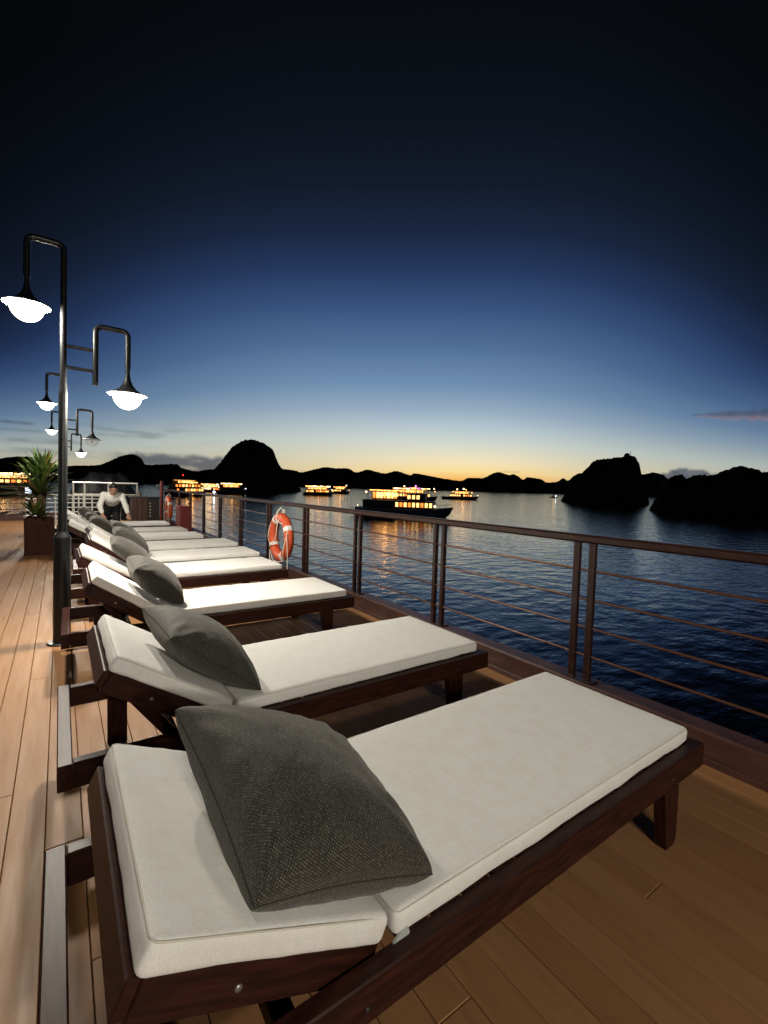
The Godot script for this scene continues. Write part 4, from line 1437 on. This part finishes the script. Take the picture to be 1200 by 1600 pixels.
func build_boats() -> void:
	var W := -7.5
	var r := func(az: float, extra := 0.0) -> float: return -deg_to_rad(az) + deg_to_rad(extra)
	# the near boat, broadside, bow to the right
	boat("nearest cruise boat, three decks lit up, bow pointing right", Vector3(86.8, W, -112.3), r.call(37.7, -10.0), 30.0, 7.2, 2.3,
		[[-2.5, 9.0, 2.45, 2.3, 5.8, "rooms", 1.15], [-12.5, -2.5, 2.45, 2.3, 6.4, "bare"], [1.0, 6.6, 4.95, 2.0, 4.8, "rooms", 1.2], [-11.0, -1.2, 4.95, 3.0, 5.8, "open", M.light_strip_warm]],
		{"hull": M.boat_blue, "wall": M.boat_dark, "roof": M.boat_dark, "mast": Vector2(3.6, 7.1), "energy": 5.0,
		"strips": [[-10.5, -1.5, 7.75, 2.7, M.light_strip_warm, 0.2], [-8.0, -2.0, 6.6, 0.9, M.light_strip_warm, 1.2]], "lamps": [[9.6, 3.4, 0.35, M.light_strip_white, 2.2], [-14.4, 3.0, 0.14, M.light_strip_white, 2.0], [-11.6, 7.2, 0.3, M.light_strip_white, 2.7]]})
	boat("cruise boat half hidden behind the nearest one, pink and white top lights", Vector3(187.4, W, -234.3), r.call(38.7, 6.0), 33.0, 7.5, 2.6,
		[[-12.0, 11.0, 2.75, 2.4, 6.4, "rooms", 1.6], [-12.5, 9.0, 5.3, 2.3, 6.0, "open", M.light_strip_warm]],
		{"wall": M.boat_white, "energy": 6.0, "mast": Vector2(1.0, 7.8), "strips": [[-13.0, -2.5, 8.2, 2.8, M.light_strip_white, 0.55], [-2.5, 5.5, 8.5, 2.8, M.light_pink, 0.9], [5.5, 11.0, 8.2, 2.8, M.light_strip_white, 0.45]], "lamps": [[-5.5, 9.6, 0.45, M.light_strip_white], [2.0, 9.8, 0.8, M.light_pink], [14.0, 8.4, 0.4, M.light_strip_white], [14.6, 6.6, 0.35, M.light_strip_warm]]})
	boat("lit boat right of the nearest one, lights rising to a peak", Vector3(280.6, W, -285.1), r.call(44.5, -6.0), 31.0, 7.0, 2.0,
		[[-9.0, 10.0, 2.1, 2.3, 5.6, "rooms", 1.7], [-6.0, 8.0, 4.55, 2.2, 5.2, "open", M.light_strip_warm]],
		{"energy": 6.0, "lamps": [[-3.0, 8.4, 0.6, M.light_strip_white], [2.5, 8.9, 0.7, M.light_strip_white], [4.5, 8.2, 0.5, M.light_strip_warm], [-6.5, 6.3, 0.45, M.light_strip_warm], [9.5, 5.9, 0.45, M.light_strip_warm], [14.5, 3.6, 0.3, M.light_strip_white], [-9.0, 4.3, 0.3, M.light_red]]})
	boat("boat with one long white roof light, left of centre", Vector3(181.8, W, -356.3), r.call(27.0, 8.0), 26.0, 7.0, 2.2,
		[[-11.0, 10.0, 2.3, 2.3, 6.0, "rooms", 1.5], [-11.0, 9.0, 4.75, 2.3, 6.0, "open", M.light_strip_warm]],
		{"energy": 6.0, "strips": [[-11.5, 9.5, 7.6, 3.0, M.light_strip_white, 0.7]], "lamps": [[11.5, 4.8, 0.4, M.light_strip_white], [12.3, 3.6, 0.35, M.light_strip_warm]]})
	boat("small lit boat with a mast beyond the long-lit one", Vector3(253.2, W, -442.7), r.call(29.8, -14.0), 20.0, 6.5, 2.0,
		[[-8.0, 6.0, 2.1, 2.4, 5.4, "rooms", 1.6], [-7.0, 5.0, 4.65, 2.2, 5.0, "open", M.light_strip_warm]],
		{"energy": 6.0, "mast": Vector2(6.0, 5.0), "strips": [[-8.0, 6.0, 7.2, 2.6, M.light_strip_warm, 0.6]], "lamps": [[6.0, 9.0, 0.6, M.light_strip_white], [9.0, 4.0, 0.4, M.light_strip_warm]]})
	boat("amber-lit boat with a red mast light left of the dome island", Vector3(62.4, W, -293.4), r.call(12.0, 35.0), 26.0, 7.0, 2.4,
		[[-11.0, 9.0, 2.5, 2.4, 6.0, "rooms", 1.7], [-10.0, 7.0, 5.05, 2.3, 5.8, "rooms", 1.9], [-8.0, 4.0, 7.5, 2.0, 5.2, "open", M.light_strip_warm]],
		{"energy": 7.0, "wall": M.boat_wood, "strips": [[0.0, 5.0, 8.2, 2.8, M.light_strip_warm, 1.0]], "lamps": [[-3.0, 12.4, 0.45, M.light_red], [-9.5, 4.2, 0.4, M.light_strip_warm], [1.0, 1.6, 0.6, M.light_strip_warm, 3.6]]})
	boat("white-lit two-deck boat between the amber boat and the dome island", Vector3(106.7, W, -411.4), r.call(14.5, -4.0), 17.0, 6.0, 1.6,
		[[-7.5, 6.5, 1.7, 2.3, 5.2, "rooms", 1.4], [-7.5, 6.5, 4.1, 2.2, 5.2, "open", M.light_strip_white]],
		{"energy": 6.0, "wall": M.boat_white, "strips": [[-8.0, 6.5, 6.9, 2.7, M.light_strip_white, 0.6], [-8.0, 0.0, 3.4, 2.7, M.light_strip_white, 0.6]]})
	boat("dark boat with a bright roof light in front of the dome island", Vector3(109.9, W, -363.8), r.call(16.8, 3.0), 21.0, 6.5, 2.4,
		[[-8.5, 8.0, 2.5, 2.3, 5.6, "bare"], [-8.0, 7.0, 4.95, 2.4, 5.4, "open", M.light_strip_warm]],
		{"energy": 6.0, "wall": M.boat_dark, "strips": [[-8.0, 7.5, 7.9, 2.7, M.light_strip_white, 0.7]], "lamps": [[-9.6, 5.2, 0.4, M.light_strip_white], [10.5, 4.3, 0.4, M.light_cold], [9.0, 2.8, 0.35, M.light_strip_white], [-4.0, 5.6, 0.9, M.light_red], [-13.0, 1.2, 0.9, M.light_cold, 3.0]]})
	boat("long brightly lit boat at the left edge of the picture", Vector3(-24.0, W, -289.2), r.call(-4.3, 0.0), 38.0, 8.0, 2.6,
		[[-17.0, 15.0, 2.8, 2.4, 7.0, "bare"], [-16.0, 17.5, 5.4, 2.3, 6.6, "rooms", 2.2], [-16.0, 17.5, 7.9, 1.8, 6.6, "open", M.light_strip_white]],
		{"energy": 8.0, "strips": [[-16.0, 9.5, 10.2, 3.4, M.light_strip_white, 0.8], [10.5, 17.5, 10.0, 3.4, M.light_strip_white, 0.8]], "lamps": [[3.0, 4.2, 0.35, M.light_red]]})
	for q in [["tiny fishing boat with a white light at the foot of the far hills", Vector3(575.8, W, -398.1), 55.3], ["tiny fishing boat lying beside the steep island", Vector3(503.2, W, -326.7), 57.0]]:
		boat(q[0], q[1], r.call(q[2]), 9.0, 3.2, 1.0, [[-2.5, 1.5, 1.05, 1.8, 2.2, "bare"]], {"called": "fishing_boat", "energy": 2.0, "lamps": [[2.6, 2.6, 0.75 if q[2] < 56 else 0.5, M.light_cold, 1.4]]})

func _ready() -> void:
	rng.seed = 4
	# ---- camera
	var cam := Camera3D.new()
	cam.name = "camera"
	add_child(cam)
	cam.transform = Transform3D(Basis(Vector3(0.81798, 0.02799, 0.57456), Vector3(0.00865, 0.9981, -0.06094), Vector3(-0.57517, 0.05481, 0.81619)).orthonormalized(), Vector3(0, 1.40, 0))
	cam.fov = 96.086
	cam.near = 0.05
	cam.far = 12000.0
	cam.current = true
	# ---- sky and exposure
	var env := Environment.new()
	env.background_mode = Environment.BG_SKY
	var pano := PanoramaSkyMaterial.new()
	pano.panorama = make_sky()
	var sky := Sky.new()
	sky.sky_material = pano
	env.sky = sky
	env.background_energy_multiplier = 1.0
	env.tonemap_mode = Environment.TONE_MAPPER_LINEAR
	env.tonemap_exposure = 1.0
	env.sdfgi_enabled = true
	env.ssao_enabled = true
	env.ssil_enabled = true
	var we := WorldEnvironment.new()
	we.name = "environment"
	we.environment = env
	add_child(we)
	make_materials()
	print("materials ", Time.get_ticks_msec())
	# ---- the lamps that light the deck
	lamp_post(Vector3(0.0, 0, -4.70), 0.0135, [true, true], "nearest twin-armed black lamp post, both lamps lit", 6.2)
	lamp_post(Vector3(0.02, 0, -10.55), 0.012, [true, false], "second lamp post, its right lamp unlit", 6.2)
	lamp_post(Vector3(0.03, 0, -16.5), 0.010, [true, true], "farthest lamp post, behind the planter, both lamps lit", 6.2)
	lamp_post(Vector3(0.0, 0, 3.0), 0.010, [true, true], "lamp post standing behind the camera, both lamps lit", 6.2)
	# ---- setting
	build_deck()
	build_bay()
	build_railing()
	print("setting ", Time.get_ticks_msec())
	# ---- loungers and pillows
	lounger_meshes()
	var L := [[2.19, -0.80, 24.3, "nearest sun lounger, dark wood with off-white mattress, backrest set low"], [2.215, -2.04, 32.5, "second nearest sun lounger, whole head frame showing on the left"], [2.23, -3.765, 34.5, "third nearest sun lounger, right behind the lamp post base"], [2.24, -5.29, 31.0, "fourth nearest sun lounger, just in front of the near lifebuoy"], [2.35, -6.42, 35.0, "fifth nearest sun lounger, beside the near lifebuoy"], [2.41, -7.55, 35.5, "sixth nearest sun lounger, foot end closest to the railing"], [2.18, -8.93, 31.0, "seventh nearest sun lounger, third from the person"], [2.16, -10.06, 33.0, "second farthest sun lounger, level with the planter"], [2.11, -11.75, 35.0, "farthest sun lounger, under the person's hands"]]
	var skew := [0.0, 0.0, -0.8, 0.5, -0.5, 0.9, -1.2, 0.7, -0.6]
	for k in L.size():
		var q: Array = L[k]
		lounger(q[0], q[1], q[2], q[3]).rotation_degrees.y = skew[k]
	var v := func(a: Array) -> Array: return a.map(func(p): return Vector3(p[0], p[1], p[2]))
	pillow(v.call([[0.300, 0.575, -0.825], [0.740, 0.455, -0.795], [0.735, 0.55, -1.34], [0.262, 0.745, -1.39]]), 0.265, 3, 0.0, "large charcoal woven pillow on the nearest lounger")
	pillow(v.call([[0.375, 0.735, -2.07], [0.770, 0.425, -2.05], [0.745, 0.545, -2.60], [0.335, 0.75, -2.60]]), 0.22, 5, 0.03, "charcoal pillow on the second nearest lounger")
	pillow(v.call([[0.45, 0.725, -3.86], [0.785, 0.44, -3.80], [0.80, 0.54, -4.30], [0.445, 0.76, -4.30]]), 0.23, 9, 0.0, "charcoal pillow on the third nearest lounger")
	pillow(v.call([[0.43, 0.74, -5.40], [0.79, 0.45, -5.36], [0.81, 0.53, -5.88], [0.45, 0.765, -5.88]]), 0.20, 12, 0.10, "charcoal pillow on the fourth nearest lounger")
	pillow(v.call([[0.56, 0.76, -6.52], [0.92, 0.45, -6.48], [0.93, 0.52, -7.0], [0.56, 0.76, -7.0]]), 0.22, 14, 0.0, "charcoal pillow on the fifth nearest lounger")
	pillow(v.call([[0.62, 0.76, -7.64], [0.98, 0.45, -7.62], [0.99, 0.52, -8.14], [0.62, 0.76, -8.14]]), 0.19, 16, 0.12, "charcoal pillow on the sixth nearest lounger")
	pillow(v.call([[0.42, 0.72, -9.04], [0.76, 0.45, -9.02], [0.77, 0.50, -9.52], [0.42, 0.73, -9.54]]), 0.23, 18, 0.0, "charcoal pillow on the seventh nearest lounger")
	pillow(v.call([[0.40, 0.73, -10.18], [0.75, 0.45, -10.16], [0.76, 0.50, -10.66], [0.40, 0.74, -10.66]]), 0.2, 20, 0.08, "charcoal pillow on the second farthest lounger")
	pillow(v.call([[0.33, 0.74, -11.88], [0.69, 0.45, -11.86], [0.70, 0.50, -12.36], [0.33, 0.75, -12.36]]), 0.22, 22, 0.02, "charcoal pillow on the farthest lounger")
	# ---- things along the railing and at the far end
	lifebuoy(Vector3(2.672, 0.61, -6.42), 0.0, "orange lifebuoy hung on the near part of the railing")
	lifebuoy(Vector3(2.672, 0.56, -15.1), 0.0, "orange lifebuoy hung at the far end of the railing")
	build_far_end()
	build_boats()
	print("objects ", Time.get_ticks_msec())
	person()
	print("done ", Time.get_ticks_msec())
